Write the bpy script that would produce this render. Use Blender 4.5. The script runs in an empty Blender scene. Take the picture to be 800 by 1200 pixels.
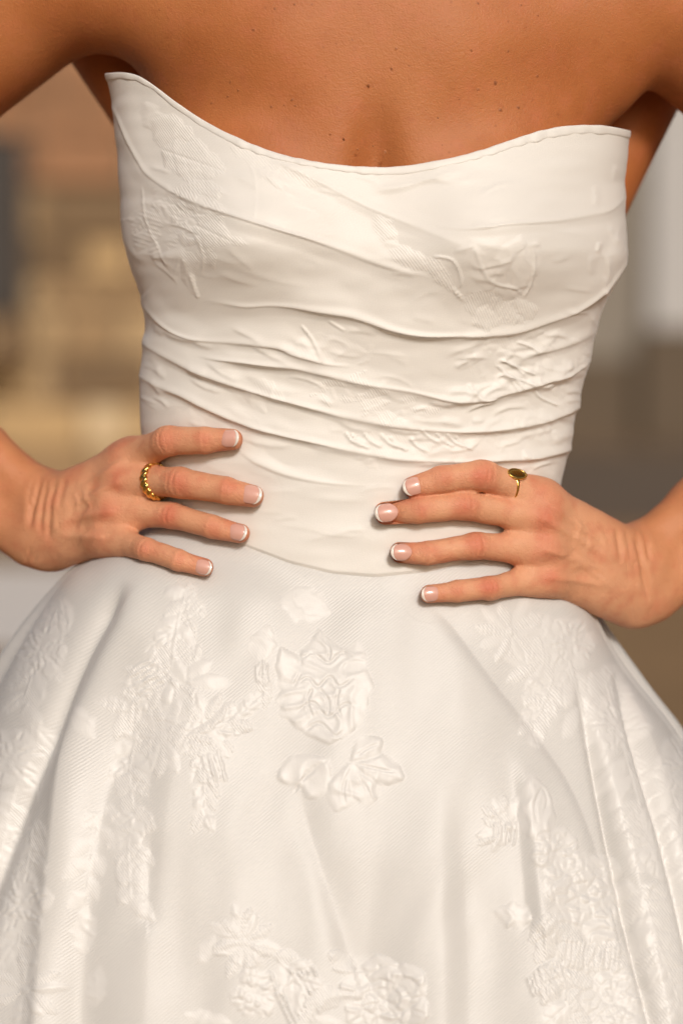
import bpy, math, random
import numpy as np
from mathutils import Vector, Matrix

# ------------------------------------------------------------------ camera
scene = bpy.context.scene
S = 0.0005            # metres per photo pixel in the focus plane
D = 1.417             # focus distance (85 mm lens)
PITCH = math.radians(5.0)
ZC = 1.12             # height of the picture centre above the ground
FWD = np.array([0, math.cos(PITCH), -math.sin(PITCH)])
UPV = np.array([0, math.sin(PITCH), math.cos(PITCH)])
RGT = np.array([1.0, 0, 0])
CAM = np.array([0, 0, ZC]) - FWD * D
cam_d = bpy.data.cameras.new('camera')
cam = bpy.data.objects.new('camera', cam_d)
scene.collection.objects.link(cam)
cam.location = CAM
cam.rotation_euler = (math.pi / 2 - PITCH, 0, 0)
cam_d.sensor_fit = 'VERTICAL'
cam_d.sensor_height = 36.0
cam_d.lens = 85.0
cam_d.clip_start = 0.05
cam_d.clip_end = 400.0
cam_d.dof.use_dof = True
cam_d.dof.focus_distance = D + 0.012
cam_d.dof.aperture_fstop = 2.9
scene.camera = cam

# ------------------------------------------------------------------ light
SUN_EL, SUN_AZ = math.radians(27), math.radians(11)   # azimuth from the camera side, minus = from the left
world = bpy.data.worlds.new('World')
scene.world = world
world.use_nodes = True
wn = world.node_tree
wn.nodes.clear()
sky = wn.nodes.new('ShaderNodeTexSky')
sky.sky_type = 'NISHITA'
sky.sun_disc = False
sky.sun_elevation = SUN_EL
sky.sun_rotation = math.pi + SUN_AZ * -1.0
sky.air_density = 0.8
sky.dust_density = 6.0
sky.ozone_density = 0.6
wbg = wn.nodes.new('ShaderNodeBackground')
wbg.inputs['Strength'].default_value = 0.07
wo = wn.nodes.new('ShaderNodeOutputWorld')
wn.links.new(sky.outputs[0], wbg.inputs[0])
wn.links.new(wbg.outputs[0], wo.inputs[0])
sun_d = bpy.data.lights.new('sun', 'SUN')
sun_d.energy = 1.98
sun_d.angle = math.radians(9)
sun_d.color = (1.0, 0.972, 0.945)
sun = bpy.data.objects.new('sun', sun_d)
scene.collection.objects.link(sun)
sun_from = Vector((math.sin(SUN_AZ) * math.cos(SUN_EL), -math.cos(SUN_AZ) * math.cos(SUN_EL), math.sin(SUN_EL)))
sun.rotation_euler = sun_from.to_track_quat('Z', 'Y').to_euler()
scene.view_settings.view_transform = 'Standard'
scene.view_settings.look = 'None'
scene.view_settings.gamma = 1.0
scene.view_settings.use_curve_mapping = False
scene.view_settings.exposure = 0.0
scene.cycles.use_denoising = True
scene.cycles.max_bounces = 8

# ------------------------------------------------------------------ helpers
rng = np.random.default_rng(7)
random.seed(5)

def P(px, py, y):
    """photo pixel + depth plane -> world point"""
    px = np.asarray(px, float); py = np.asarray(py, float); y = np.asarray(y, float)
    px, py, y = np.broadcast_arrays(px, py, y)
    d = FWD * D + RGT * ((px - 400) * S)[..., None] + UPV * ((600 - py) * S)[..., None]
    t = (y - CAM[1]) / d[..., 1]
    return CAM + d * t[..., None]

def proj(q):
    v = q - CAM
    dep = v @ FWD
    return 400 + (v @ RGT) * D / dep / S, 600 - (v @ UPV) * D / dep / S

def smooth01(x):
    x = np.clip(x, 0, 1)
    return x * x * (3 - 2 * x)

class Noise:
    def __init__(self, n, lo, hi, seed):
        r = np.random.default_rng(seed)
        a = r.uniform(0, 2 * np.pi, n); f = np.exp(r.uniform(np.log(lo), np.log(hi), n))
        self.k = np.stack([np.cos(a) * f, np.sin(a) * f], 1); self.p = r.uniform(0, 2 * np.pi, n)
    def __call__(self, x, y):
        o = np.zeros(np.shape(x))
        for (a, b), p in zip(self.k, self.p):
            o = o + np.sin(a * x + b * y + p)
        return o / math.sqrt(len(self.p) / 2)

def tab(pts):
    """smooth interpolation through a table of (x, y)"""
    pts = np.array(sorted(pts), float)
    xs = np.linspace(pts[0, 0], pts[-1, 0], 900)
    ys = np.interp(xs, pts[:, 0], pts[:, 1])
    w = np.hanning(41); w /= w.sum()
    pad = np.concatenate([2 * ys[0] - ys[20:0:-1], ys, 2 * ys[-1] - ys[-2:-22:-1]])
    ys = np.convolve(pad, w, 'valid')
    return lambda x: np.interp(x, xs, ys)

def mesh_obj(name, verts, faces, mat, parent=None, smooth=True, attrs=None, uv=None, flat=False):
    me = bpy.data.meshes.new(name)
    verts = np.asarray(verts, np.float32)
    if isinstance(faces, np.ndarray):
        n, k = faces.shape
        me.vertices.add(len(verts)); me.vertices.foreach_set('co', verts.ravel())
        me.loops.add(n * k); me.loops.foreach_set('vertex_index', faces.astype(np.int32).ravel())
        me.polygons.add(n)
        me.polygons.foreach_set('loop_start', np.arange(0, n * k, k, dtype=np.int32))
        me.update(calc_edges=True)
    else:
        me.from_pydata([tuple(map(float, v)) for v in verts], [], faces)
        me.update()
    me.polygons.foreach_set('use_smooth', np.full(len(me.polygons), smooth, dtype=bool))
    if attrs:
        for an, av in attrs.items():
            at = me.attributes.new(an, 'FLOAT', 'POINT')
            at.data.foreach_set('value', np.asarray(av, np.float32))
    if uv is not None:
        ul = me.uv_layers.new(name='UVMap')
        li = np.zeros(len(me.loops), np.int32); me.loops.foreach_get('vertex_index', li)
        ul.data.foreach_set('uv', np.asarray(uv, np.float32)[li].ravel())
    me.validate()
    me.materials.append(mat)
    o = bpy.data.objects.new(name, me)
    scene.collection.objects.link(o)
    if parent is not None:
        o.parent = parent
    return o

def empty(name, loc):
    o = bpy.data.objects.new(name, None)
    o.empty_display_size = 0.05
    scene.collection.objects.link(o)
    o.location = loc
    return o

def adopt(child, parent):
    """parent without moving (child mesh is in world coordinates)"""
    child.parent = parent
    pw = Matrix.Translation(parent.location) if parent.parent is None else Matrix.Identity(4)
    child.matrix_parent_inverse = pw.inverted()

def tag(o, label=None, cat=None, group=None, kind=None):
    if label: o['label'] = label
    if cat: o['category'] = cat
    if group: o['group'] = group
    if kind: o['kind'] = kind
    return o

def grid_faces(nr, nc, wrap=False):
    r = np.arange(nr - 1)[:, None]; c = np.arange(nc if wrap else nc - 1)[None, :]
    c1 = (c + 1) % nc
    a = r * nc + c; b = r * nc + c1; d = (r + 1) * nc + c; e = (r + 1) * nc + c1
    return np.stack([a, b, e, d], -1).reshape(-1, 4)

# ------------------------------------------------------------------ materials
class NT:
    def __init__(self, name):
        self.m = bpy.data.materials.new(name); self.m.use_nodes = True
        self.t = self.m.node_tree; self.n = self.t.nodes; self.l = self.t.links
        self.b = self.n['Principled BSDF']
    def new(self, kind, **kw):
        x = self.n.new('ShaderNode' + kind)
        for k, v in kw.items():
            if k in x.inputs: x.inputs[k].default_value = v
            else: setattr(x, k, v)
        return x
    def link(self, a, b): self.l.new(a, b)
    def math(self, op, a, b=None):
        x = self.n.new('ShaderNodeMath'); x.operation = op
        for i, v in enumerate((a, b)):
            if v is None: continue
            if isinstance(v, (int, float)): x.inputs[i].default_value = v
            else: self.l.new(v, x.inputs[i])
        return x.outputs[0]
    def mix(self, f, a, b):
        x = self.n.new('ShaderNodeMix'); x.data_type = 'RGBA'
        for i, v in ((0, f), (6, a), (7, b)):
            if isinstance(v, (int, float)): x.inputs[i].default_value = v
            elif isinstance(v, tuple): x.inputs[i].default_value = (*v, 1)
            else: self.l.new(v, x.inputs[i])
        return x.outputs[2]
    def attr(self, name):
        x = self.n.new('ShaderNodeAttribute'); x.attribute_name = name
        return x.outputs['Fac']

def make_fabric():
    k = NT('ivory_jacquard')
    uv = k.new('UVMap').outputs[0]
    mot = k.attr('motif'); rib = k.attr('ribs')
    mp = k.new('Mapping'); k.link(uv, mp.inputs[0]); mp.inputs['Rotation'].default_value = (0, 0, math.radians(-38))
    wob = k.new('TexNoise', Scale=60.0, Detail=2.0); k.link(uv, wob.inputs['Vector'])
    tw = k.new('TexWave', Scale=198.0, Distortion=1.2, Detail=1.0); tw.bands_direction = 'Y'
    tw.inputs['Detail Scale'].default_value = 2.0
    k.link(mp.outputs[0], tw.inputs['Vector'])
    # threads: fine stretched noise in warp and weft
    mp2 = k.new('Mapping'); k.link(uv, mp2.inputs[0]); mp2.inputs['Scale'].default_value = (260, 2600, 1)
    th = k.new('TexNoise', Scale=1.0, Detail=2.0); k.link(mp2.outputs[0], th.inputs['Vector'])
    mp3 = k.new('Mapping'); k.link(uv, mp3.inputs[0]); mp3.inputs['Scale'].default_value = (2600, 260, 1)
    th2 = k.new('TexNoise', Scale=1.0, Detail=2.0); k.link(mp3.outputs[0], th2.inputs['Vector'])
    # satin ribs inside the woven motifs
    mp4 = k.new('Mapping'); k.link(uv, mp4.inputs[0]); mp4.inputs['Rotation'].default_value = (0, 0, math.radians(52))
    rw = k.new('TexWave', Scale=225.0, Distortion=2.5, Detail=2.0); rw.bands_direction = 'Y'
    rw.inputs['Detail Scale'].default_value = 1.2
    k.link(mp4.outputs[0], rw.inputs['Vector'])
    inv = k.math('SUBTRACT', 1.0, mot)
    patch = k.new('TexNoise', Scale=22.0, Detail=3.0); k.link(uv, patch.inputs['Vector'])
    pr = k.new('MapRange'); pr.inputs[1].default_value = 0.35; pr.inputs[2].default_value = 0.65
    pr.inputs[3].default_value = 0.35; pr.inputs[4].default_value = 1.0
    k.link(patch.outputs['Fac'], pr.inputs[0])
    inv = k.math('MULTIPLY', inv, k.attr('twill'))
    inv = k.math('MULTIPLY', inv, pr.outputs[0])
    h = k.math('MULTIPLY', tw.outputs['Fac'], inv)
    h = k.math('ADD', h, k.math('MULTIPLY', k.math('MULTIPLY', rw.outputs['Fac'], rib), 1.25))
    h = k.math('ADD', h, k.math('MULTIPLY', th.outputs['Fac'], 0.55))
    h = k.math('ADD', h, k.math('MULTIPLY', th2.outputs['Fac'], 0.55))
    bp = k.new('Bump'); bp.inputs['Strength'].default_value = 0.45; bp.inputs['Distance'].default_value = 0.0002
    k.link(h, bp.inputs['Height']); k.link(bp.outputs[0], k.b.inputs['Normal'])
    # colour: ground twill a touch greyer than the satin motif, faint uneven dye
    un = k.new('TexNoise', Scale=9.0, Detail=4.0); k.link(uv, un.inputs['Vector'])
    c0 = k.mix(un.outputs['Fac'], (0.535, 0.518, 0.492), (0.59, 0.572, 0.545))
    c1 = k.mix(mot, c0, (0.635, 0.617, 0.59))
    c2 = k.mix(k.math('MULTIPLY', k.math('MULTIPLY', tw.outputs['Fac'], inv), 0.20), c1, (0.71, 0.695, 0.67))
    c3 = k.mix(k.math('MULTIPLY', k.math('SUBTRACT', 1.0, k.attr('twill')), 0.8), c2, (0.84, 0.80, 0.735))  # bodice: same cloth painted paler and creamier, standing in for frontal fill light
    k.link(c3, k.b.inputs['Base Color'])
    rg = k.math('SUBTRACT', 0.54, k.math('MULTIPLY', k.attr('twill'), 0.12))
    k.link(rg, k.b.inputs['Roughness'])
    k.b.inputs['Sheen Weight'].default_value = 0.12
    k.b.inputs['Sheen Roughness'].default_value = 0.4
    k.b.inputs['Specular IOR Level'].default_value = 0.5
    return k.m
M_FAB = make_fabric()

def make_skin():
    k = NT('skin')
    geo = k.new('NewGeometry').outputs['Position']
    red = k.attr('red'); pink = k.attr('pink'); mole = k.attr('mole')
    n1 = k.new('TexNoise', Scale=28.0, Detail=5.0); k.link(geo, n1.inputs['Vector'])
    n2 = k.new('TexNoise', Scale=160.0, Detail=3.0); k.link(geo, n2.inputs['Vector'])
    base = k.mix(n1.outputs['Fac'], (0.35, 0.104, 0.028), (0.49, 0.168, 0.052))
    nl = k.new('TexNoise', Scale=7.0, Detail=2.0); k.link(geo, nl.inputs['Vector'])
    gl = k.new('MapRange'); gl.inputs[1].default_value = 0.40; gl.inputs[2].default_value = 0.62; gl.inputs[4].default_value = 0.55
    k.link(nl.outputs['Fac'], gl.inputs[0])
    base = k.mix(gl.outputs[0], base, (0.50, 0.195, 0.068))
    hand = k.mix(n1.outputs['Fac'], (0.60, 0.275, 0.145), (0.73, 0.375, 0.215))
    c = k.mix(pink, base, hand)
    n4 = k.new('TexNoise', Scale=75.0, Detail=4.0); k.link(geo, n4.inputs['Vector'])
    bl = k.new('MapRange'); bl.inputs[1].default_value = 0.48; bl.inputs[2].default_value = 0.72
    bl.inputs[3].default_value = 0.0; bl.inputs[4].default_value = 0.55
    k.link(n4.outputs['Fac'], bl.inputs[0])
    c = k.mix(k.math('MULTIPLY', bl.outputs[0], k.math('ADD', k.math('MULTIPLY', pink, 0.6), 0.4)), c, (0.56, 0.17, 0.09))
    c = k.mix(k.math('MULTIPLY', red, k.math('ADD', k.math('MULTIPLY', n4.outputs['Fac'], 1.2), 0.35)), c, (0.56, 0.135, 0.075))
    fr = k.new('MapRange'); fr.inputs[1].default_value = 0.58; fr.inputs[2].default_value = 0.75
    fr.inputs[3].default_value = 0.0; fr.inputs[4].default_value = 0.30
    k.link(n2.outputs['Fac'], fr.inputs[0])
    c = k.mix(k.math('MULTIPLY', fr.outputs[0], k.math('SUBTRACT', 1.0, pink)), c, (0.33, 0.092, 0.028))
    # scattered small freckles
    vo = k.new('TexVoronoi', Scale=120.0); k.link(geo, vo.inputs['Vector'])
    sz = k.new('SeparateColor'); k.link(vo.outputs['Color'], sz.inputs[0])
    rad = k.math('MULTIPLY', k.math('GREATER_THAN', sz.outputs[0], 0.55), k.math('MULTIPLY', sz.outputs[1], 0.17))
    fk = k.new('MapRange'); fk.inputs[3].default_value = 1.0; fk.inputs[4].default_value = 0.0; fk.inputs[1].default_value = 0.0
    k.link(vo.outputs['Distance'], fk.inputs[0]); k.link(k.math('ADD', rad, 0.001), fk.inputs[2])
    c = k.mix(k.math('MULTIPLY', k.math('MULTIPLY', fk.outputs[0], 0.55), k.math('SUBTRACT', 1.0, pink)), c, (0.22, 0.062, 0.020))
    c = k.mix(mole, c, (0.17, 0.052, 0.020))
    k.link(c, k.b.inputs['Base Color'])
    k.b.inputs['Roughness'].default_value = 0.56
    k.b.inputs['Specular IOR Level'].default_value = 0.36
    k.b.inputs['Subsurface Weight'].default_value = 0.10
    k.b.inputs['Subsurface Radius'].default_value = (0.012, 0.004, 0.002)
    k.b.inputs['Subsurface Scale'].default_value = 0.6
    vp = k.new('TexVoronoi', Scale=900.0); k.link(geo, vp.inputs['Vector'])
    n3 = k.new('TexNoise', Scale=420.0, Detail=3.0); k.link(geo, n3.inputs['Vector'])
    v2 = k.new('TexVoronoi', Scale=430.0); v2.feature = 'DISTANCE_TO_EDGE'; k.link(geo, v2.inputs['Vector'])
    cr = k.new('MapRange'); cr.inputs[2].default_value = 0.12; k.link(v2.outputs['Distance'], cr.inputs[0])
    h = k.math('ADD', k.math('MULTIPLY', vp.outputs['Distance'], 0.6), n3.outputs['Fac'])
    h = k.math('ADD', h, k.math('MULTIPLY', cr.outputs[0], k.math('ADD', k.math('MULTIPLY', pink, 0.55), 0.15)))
    bp = k.new('Bump'); bp.inputs['Strength'].default_value = 0.38; bp.inputs['Distance'].default_value = 0.0006
    k.link(h, bp.inputs['Height']); k.link(bp.outputs[0], k.b.inputs['Normal'])
    return k.m
M_SKIN = make_skin()

def simple(name, col, rough=0.5, metal=0.0, noise=None, col2=None, bump=0.0, bscale=40.0, coat=0.0, spec=0.5):
    k = NT(name)
    k.b.inputs['Roughness'].default_value = rough
    k.b.inputs['Metallic'].default_value = metal
    k.b.inputs['Coat Weight'].default_value = coat
    k.b.inputs['Coat Roughness'].default_value = 0.06
    k.b.inputs['Specular IOR Level'].default_value = spec
    tc = k.new('TexCoord').outputs['Object']
    nz = k.new('TexNoise', Scale=noise or 8.0, Detail=5.0); k.link(tc, nz.inputs['Vector'])
    k.link(k.mix(nz.outputs['Fac'], col, col2 or tuple(c * 0.8 for c in col)), k.b.inputs['Base Color'])
    if bump:
        n2 = k.new('TexNoise', Scale=bscale, Detail=4.0); k.link(tc, n2.inputs['Vector'])
        bp = k.new('Bump'); bp.inputs['Distance'].default_value = bump; bp.inputs['Strength'].default_value = 0.7
        k.link(n2.outputs['Fac'], bp.inputs['Height']); k.link(bp.outputs[0], k.b.inputs['Normal'])
    return k.m
M_NAIL = simple('nail_pink', (0.62, 0.325, 0.25), 0.24, noise=300, col2=(0.67, 0.37, 0.30), coat=0.6)
M_NAILW = simple('nail_white', (0.74, 0.66, 0.58), 0.25, noise=300, col2=(0.79, 0.72, 0.65), coat=0.6)
M_GOLD = simple('polished_gold', (0.84, 0.55, 0.16), 0.16, 1.0, noise=200, col2=(0.78, 0.49, 0.13), bump=0.00008, bscale=900)
M_GOLDD = simple('dark_gold', (0.50, 0.33, 0.085), 0.28, 1.0, noise=300, col2=(0.32, 0.21, 0.05), bump=0.0001, bscale=700)
# ------------------------------------------------------------------ the place behind, far out of focus
def slab(name, x0, x1, y0, y1, z0, z1, mat, parent=None, bev=0.0, jit=0.0):
    v = np.array([(x, y, z) for z in (z0, z1) for x, y in ((x0, y0), (x1, y0), (x1, y1), (x0, y1))], float)
    if jit: v += rng.uniform(-jit, jit, v.shape)
    f = [[0, 3, 2, 1], [4, 5, 6, 7], [0, 1, 5, 4], [1, 2, 6, 5], [2, 3, 7, 6], [3, 0, 4, 7]]
    o = mesh_obj(name, v, f, mat, smooth=False)
    if parent is not None: adopt(o, parent)
    if bev:
        b = o.modifiers.new('bevel', 'BEVEL'); b.width = bev; b.segments = 2
    return o
M_EARTH = simple('brown_earth', (0.22, 0.13, 0.055), .95, noise=1.3, col2=(0.36, 0.215, 0.095), bump=.02, bscale=14)
M_PALE = simple('pale_paving', (0.86, 0.80, 0.73), .8, noise=3, col2=(0.78, 0.72, 0.65))
M_ROAD = simple('grey_brown_gravel', (0.12, 0.085, 0.055), .9, noise=2, col2=(0.16, 0.11, 0.07))
M_GRASS = simple('dark_grass', (0.05, 0.055, 0.03), .9, noise=3, col2=(0.07, 0.07, 0.035))
M_MORTAR = simple('mortar', (0.26, 0.19, 0.12), .9)
M_GREYW = simple('grey_render', (0.27, 0.235, 0.19), .85, noise=1.2, col2=(0.20, 0.17, 0.135))
M_PILL = simple('pale_stucco', (0.46, 0.44, 0.42), .8, noise=2, col2=(0.42, 0.40, 0.38))
M_DARKD = simple('dark_timber', (0.035, 0.025, 0.018), .6)
M_PLINTH = simple('brown_plinth', (0.125, 0.088, 0.055), .85, noise=2, col2=(0.09, 0.066, 0.042))
M_BRK = simple('warm_brick', (0.34, 0.17, 0.08), .85, noise=6, col2=(0.28, 0.14, 0.07))
STONES = [simple('stone_%s' % n, c, .85, noise=4, col2=tuple(x * .85 for x in c), bump=.01, bscale=10) for n, c in
          (('sand', (.47, .325, .17)), ('honey', (.52, .35, .17)), ('tan', (.34, .22, .11)), ('brown', (.19, .12, .06)), ('cream', (.66, .50, .30)))]
g = mesh_obj('ground', [(-60, -8, 0), (60, -8, 0), (60, 160, 0), (-60, 160, 0)], [[0, 1, 2, 3]], M_EARTH); tag(g, kind='structure')
WY = 14.0
def sheet(name, x0, x1, y0, y1, z, mat):
    o = mesh_obj(name, [(x0, y0, z), (x1, y0, z), (x1, y1, z), (x0, y1, z)], [[0, 1, 2, 3]], mat); tag(o, kind='structure'); return o
sheet('path', -9, -1.05, 7.1, 9.9, .004, M_PALE)
sheet('lawn', -9, -1.0, 3.0, 6.6, .005, M_GRASS)
sheet('road', .75, 14, 11.8, 19.0, .004, M_ROAD)
# stone wall on the left
wall = empty('stone_wall', (-2.2, WY, 0)); tag(wall, 'sunlit wall of rough tan stone blocks, blurred at left', 'wall')
slab('mortar_core', -5.5, .55, WY + .02, WY + .5, 0, 3.6, M_MORTAR, wall)
z = 0.0
meshes = {}
row = 0
while z < 3.5:
    h = rng.uniform(.16, .40)
    x = -5.5 + rng.uniform(0, .3)
    while x < .5:
        w_ = rng.uniform(.18, .75); w_ = min(w_, .54 - x)
        if w_ < .08: break
        px_c = 400 + (x + w_ / 2) / S * D / (WY + D)
        zc_ = z + h / 2
        mat = STONES[int(rng.choice(5, p=[.24, .20, .22, .20, .14]))]
        if zc_ > 2.05: mat = M_BRK if rng.random() < .6 else STONES[2]
        if 'dark' and x + w_ / 2 < -1.9 and 1.25 < zc_: mat = mat
        slab('stone', x + .012, x + w_ - .012, WY - rng.uniform(.02, .07), WY + .1, z + .012, z + h - .012, mat, wall, .02, .008)
        x += w_
    z += h
# dark doorway post at the far left
dr = empty('timber_door', (-2.35, WY - .25, 0)); tag(dr, 'dark timber door at the far left edge, blurred', 'door')
slab('door_leaf', -3.3, -1.97, WY - .25, WY - .12, 1.15, 2.25, M_DARKD, dr, .02)
slab('door_step', -3.4, -1.95, WY - .45, WY - .10, .85, 1.15, STONES[3], dr, .02)
# grey house wall on the right
hs = empty('house_wall', (5, 19.5, 0)); tag(hs, 'grey rendered house wall, blurred at right', 'wall')
slab('render', .4, 14, 19.5, 20.0, .75, 6, M_GREYW, hs)
slab('plinth', .4, 14, 19.44, 20.05, 0, .75, M_PLINTH, hs)
pl = empty('pillar', (2.9, 18.6, 0)); tag(pl, 'pale grey pillar, blurred at the right edge', 'pillar')
slab('shaft', 2.62, 3.5, 19.3, 19.6, 1.0, 6, M_PILL, pl, .03)
slab('pillar_base', 2.55, 3.6, 19.25, 19.65, 0, 1.0, M_PLINTH, pl, .03)
# ------------------------------------------------------------------ dress: base shape
YC = 0.10             # depth of the torso's axis
_py = np.linspace(-300, 1500, 600)
_zt = P(np.full(600, 400.0), _py, YC)[:, 2]
def py_of_z(z): return np.interp(-z, -_zt, _py)
def z_of_py(py): return np.interp(py, _py, _zt)
XL = tab([(-300, 118), (60, 118), (88, 123), (110, 130), (135, 135), (200, 139), (260, 143), (300, 149), (335, 160), (362, 171), (385, 171),
          (405, 168), (440, 164), (470, 164), (500, 166), (560, 172), (600, 178), (640, 184), (700, 190), (1500, 190)])
XR = tab([(-300, 738), (60, 738), (140, 738), (160, 736), (235, 729), (265, 732), (300, 735), (325, 722), (370, 700), (395, 694), (420, 691),
          (450, 682), (480, 674), (530, 664), (575, 654), (620, 650), (700, 650), (1500, 650)])
BB = tab([(-300, .070), (0, .074), (90, .078), (190, .084), (290, .092), (350, .090), (400, .083), (450, .078), (520, .074), (620, .076), (700, .079), (1500, .08)])
def torso(th, z, inset=0.0):
    """th = angle from the front, z = height -> base point of the bodice"""
    py = py_of_z(z)
    xl = P(XL(py), py, YC)[..., 0]; xr = P(XR(py), py, YC)[..., 0]
    a = (xr - xl) / 2 - inset; cx = (xr + xl) / 2; b = BB(py) - inset
    s, c = np.sin(th), np.cos(th)
    n = 2 / 2.25
    x = cx + a * np.sign(s) * np.abs(s) ** n
    fr = np.sign(c) * np.abs(c) ** n
    y = YC - b * fr
    # bust
    px = 400 + x / S
    up = 88.0; dn = 52.0
    for bx, by, am in ((282, 285, .020), (585, 292, .020)):
        dz = py - by
        w = np.where(dz < 0, up, dn)
        y = y - am * np.exp(-((px - bx) / 92) ** 2 - (dz / w) ** 2) * smooth01(np.clip(c, 0, 1) * 3)
    return np.stack(np.broadcast_arrays(x, y, z), -1)

NECK = tab([(100, 90), (124, 87), (140, 85), (160, 88), (180, 100), (200, 116), (230, 137), (260, 154), (290, 168), (320, 179), (350, 187), (380, 192.5),
            (415, 196), (450, 197), (480, 195), (510, 190), (540, 183.5), (570, 175), (600, 164.5), (630, 155), (655, 149.5), (680, 147.5), (705, 148), (725, 151), (740, 155), (760, 156)])
SEAM = tab([(150, 604), (190, 610), (240, 622), (290, 642), (340, 661), (390, 673), (440, 677), (500, 671), (560, 656), (620, 634), (660, 616), (690, 608)])
def col_px(th, z):
    q = torso(th, z); return proj(q)[0]
def edge_z(th, fn, back_py):
    z = np.full(th.shape, z_of_py(200.0))
    front = np.cos(th) > 0
    for _ in range(6):
        q = torso(th, z)
        px, py = proj(q)
        z = z + (py - fn(px)) * S * 1.0
    # behind: run down to the back level
    zb = z_of_py(back_py)
    e = torso(np.sign(np.sin(th)) * math.pi / 2, z)
    zl = None
    out = z.copy()
    for sgn in (-1, 1):
        m = (~front) & (np.sign(np.sin(th)) == sgn)
        m2 = front & (np.sign(np.sin(th)) == sgn)
        zs = out[m2][np.argmin(np.cos(th[m2]))]
        f = smooth01(-np.cos(th[m]) * 1.6)
        out[m] = zs * (1 - f) + zb * f
    return out

# ---- signed distance to polylines in picture-plane coordinates of the cloth
def polyline(pts, px, py, grow=200):
    pts = np.array(pts, float)
    best = np.full(px.shape, 1e9); sd = np.zeros(px.shape); tt = np.zeros(px.shape)
    seg = np.linalg.norm(np.diff(pts, axis=0), axis=1); cum = np.concatenate([[0], np.cumsum(seg)]); tot = cum[-1]
    lo = pts.min(0) - grow; hi = pts.max(0) + grow
    m = (px > lo[0]) & (px < hi[0]) & (py > lo[1]) & (py < hi[1])
    x, y = px[m], py[m]
    b = np.full(x.shape, 1e9); s = np.zeros(x.shape); t = np.zeros(x.shape)
    for i in range(len(pts) - 1):
        ax, ay = pts[i]; dx, dy = pts[i + 1] - pts[i]
        L2 = dx * dx + dy * dy
        u = np.clip(((x - ax) * dx + (y - ay) * dy) / L2, 0, 1)
        ex, ey = x - ax - u * dx, y - ay - u * dy
        d = np.hypot(ex, ey)
        k = d < b
        b[k] = d[k]
        s[k] = np.sign(dx * ey - dy * ex)[k]          # >0 : right of travel = below for left-to-right lines
        t[k] = ((cum[i] + u * seg[i]) / tot)[k]
    best[m] = b; sd[m] = b * np.where(s == 0, 1, s); tt[m] = t
    sd[~m] = 1e9
    return sd, tt
def spline(pts, n=6):
    pts = np.array(pts, float)
    p = np.vstack([2 * pts[0] - pts[1], pts, 2 * pts[-1] - pts[-2]])
    out = []
    for i in range(1, len(p) - 2):
        for u in np.linspace(0, 1, n, endpoint=False):
            a, b, c, d = p[i - 1:i + 3]
            out.append(0.5 * ((2 * b) + (-a + c) * u + (2 * a - 5 * b + 4 * c - d) * u * u + (-a + 3 * b - 3 * c + d) * u ** 3))
    out.append(pts[-1])
    return np.array(out)

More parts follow.
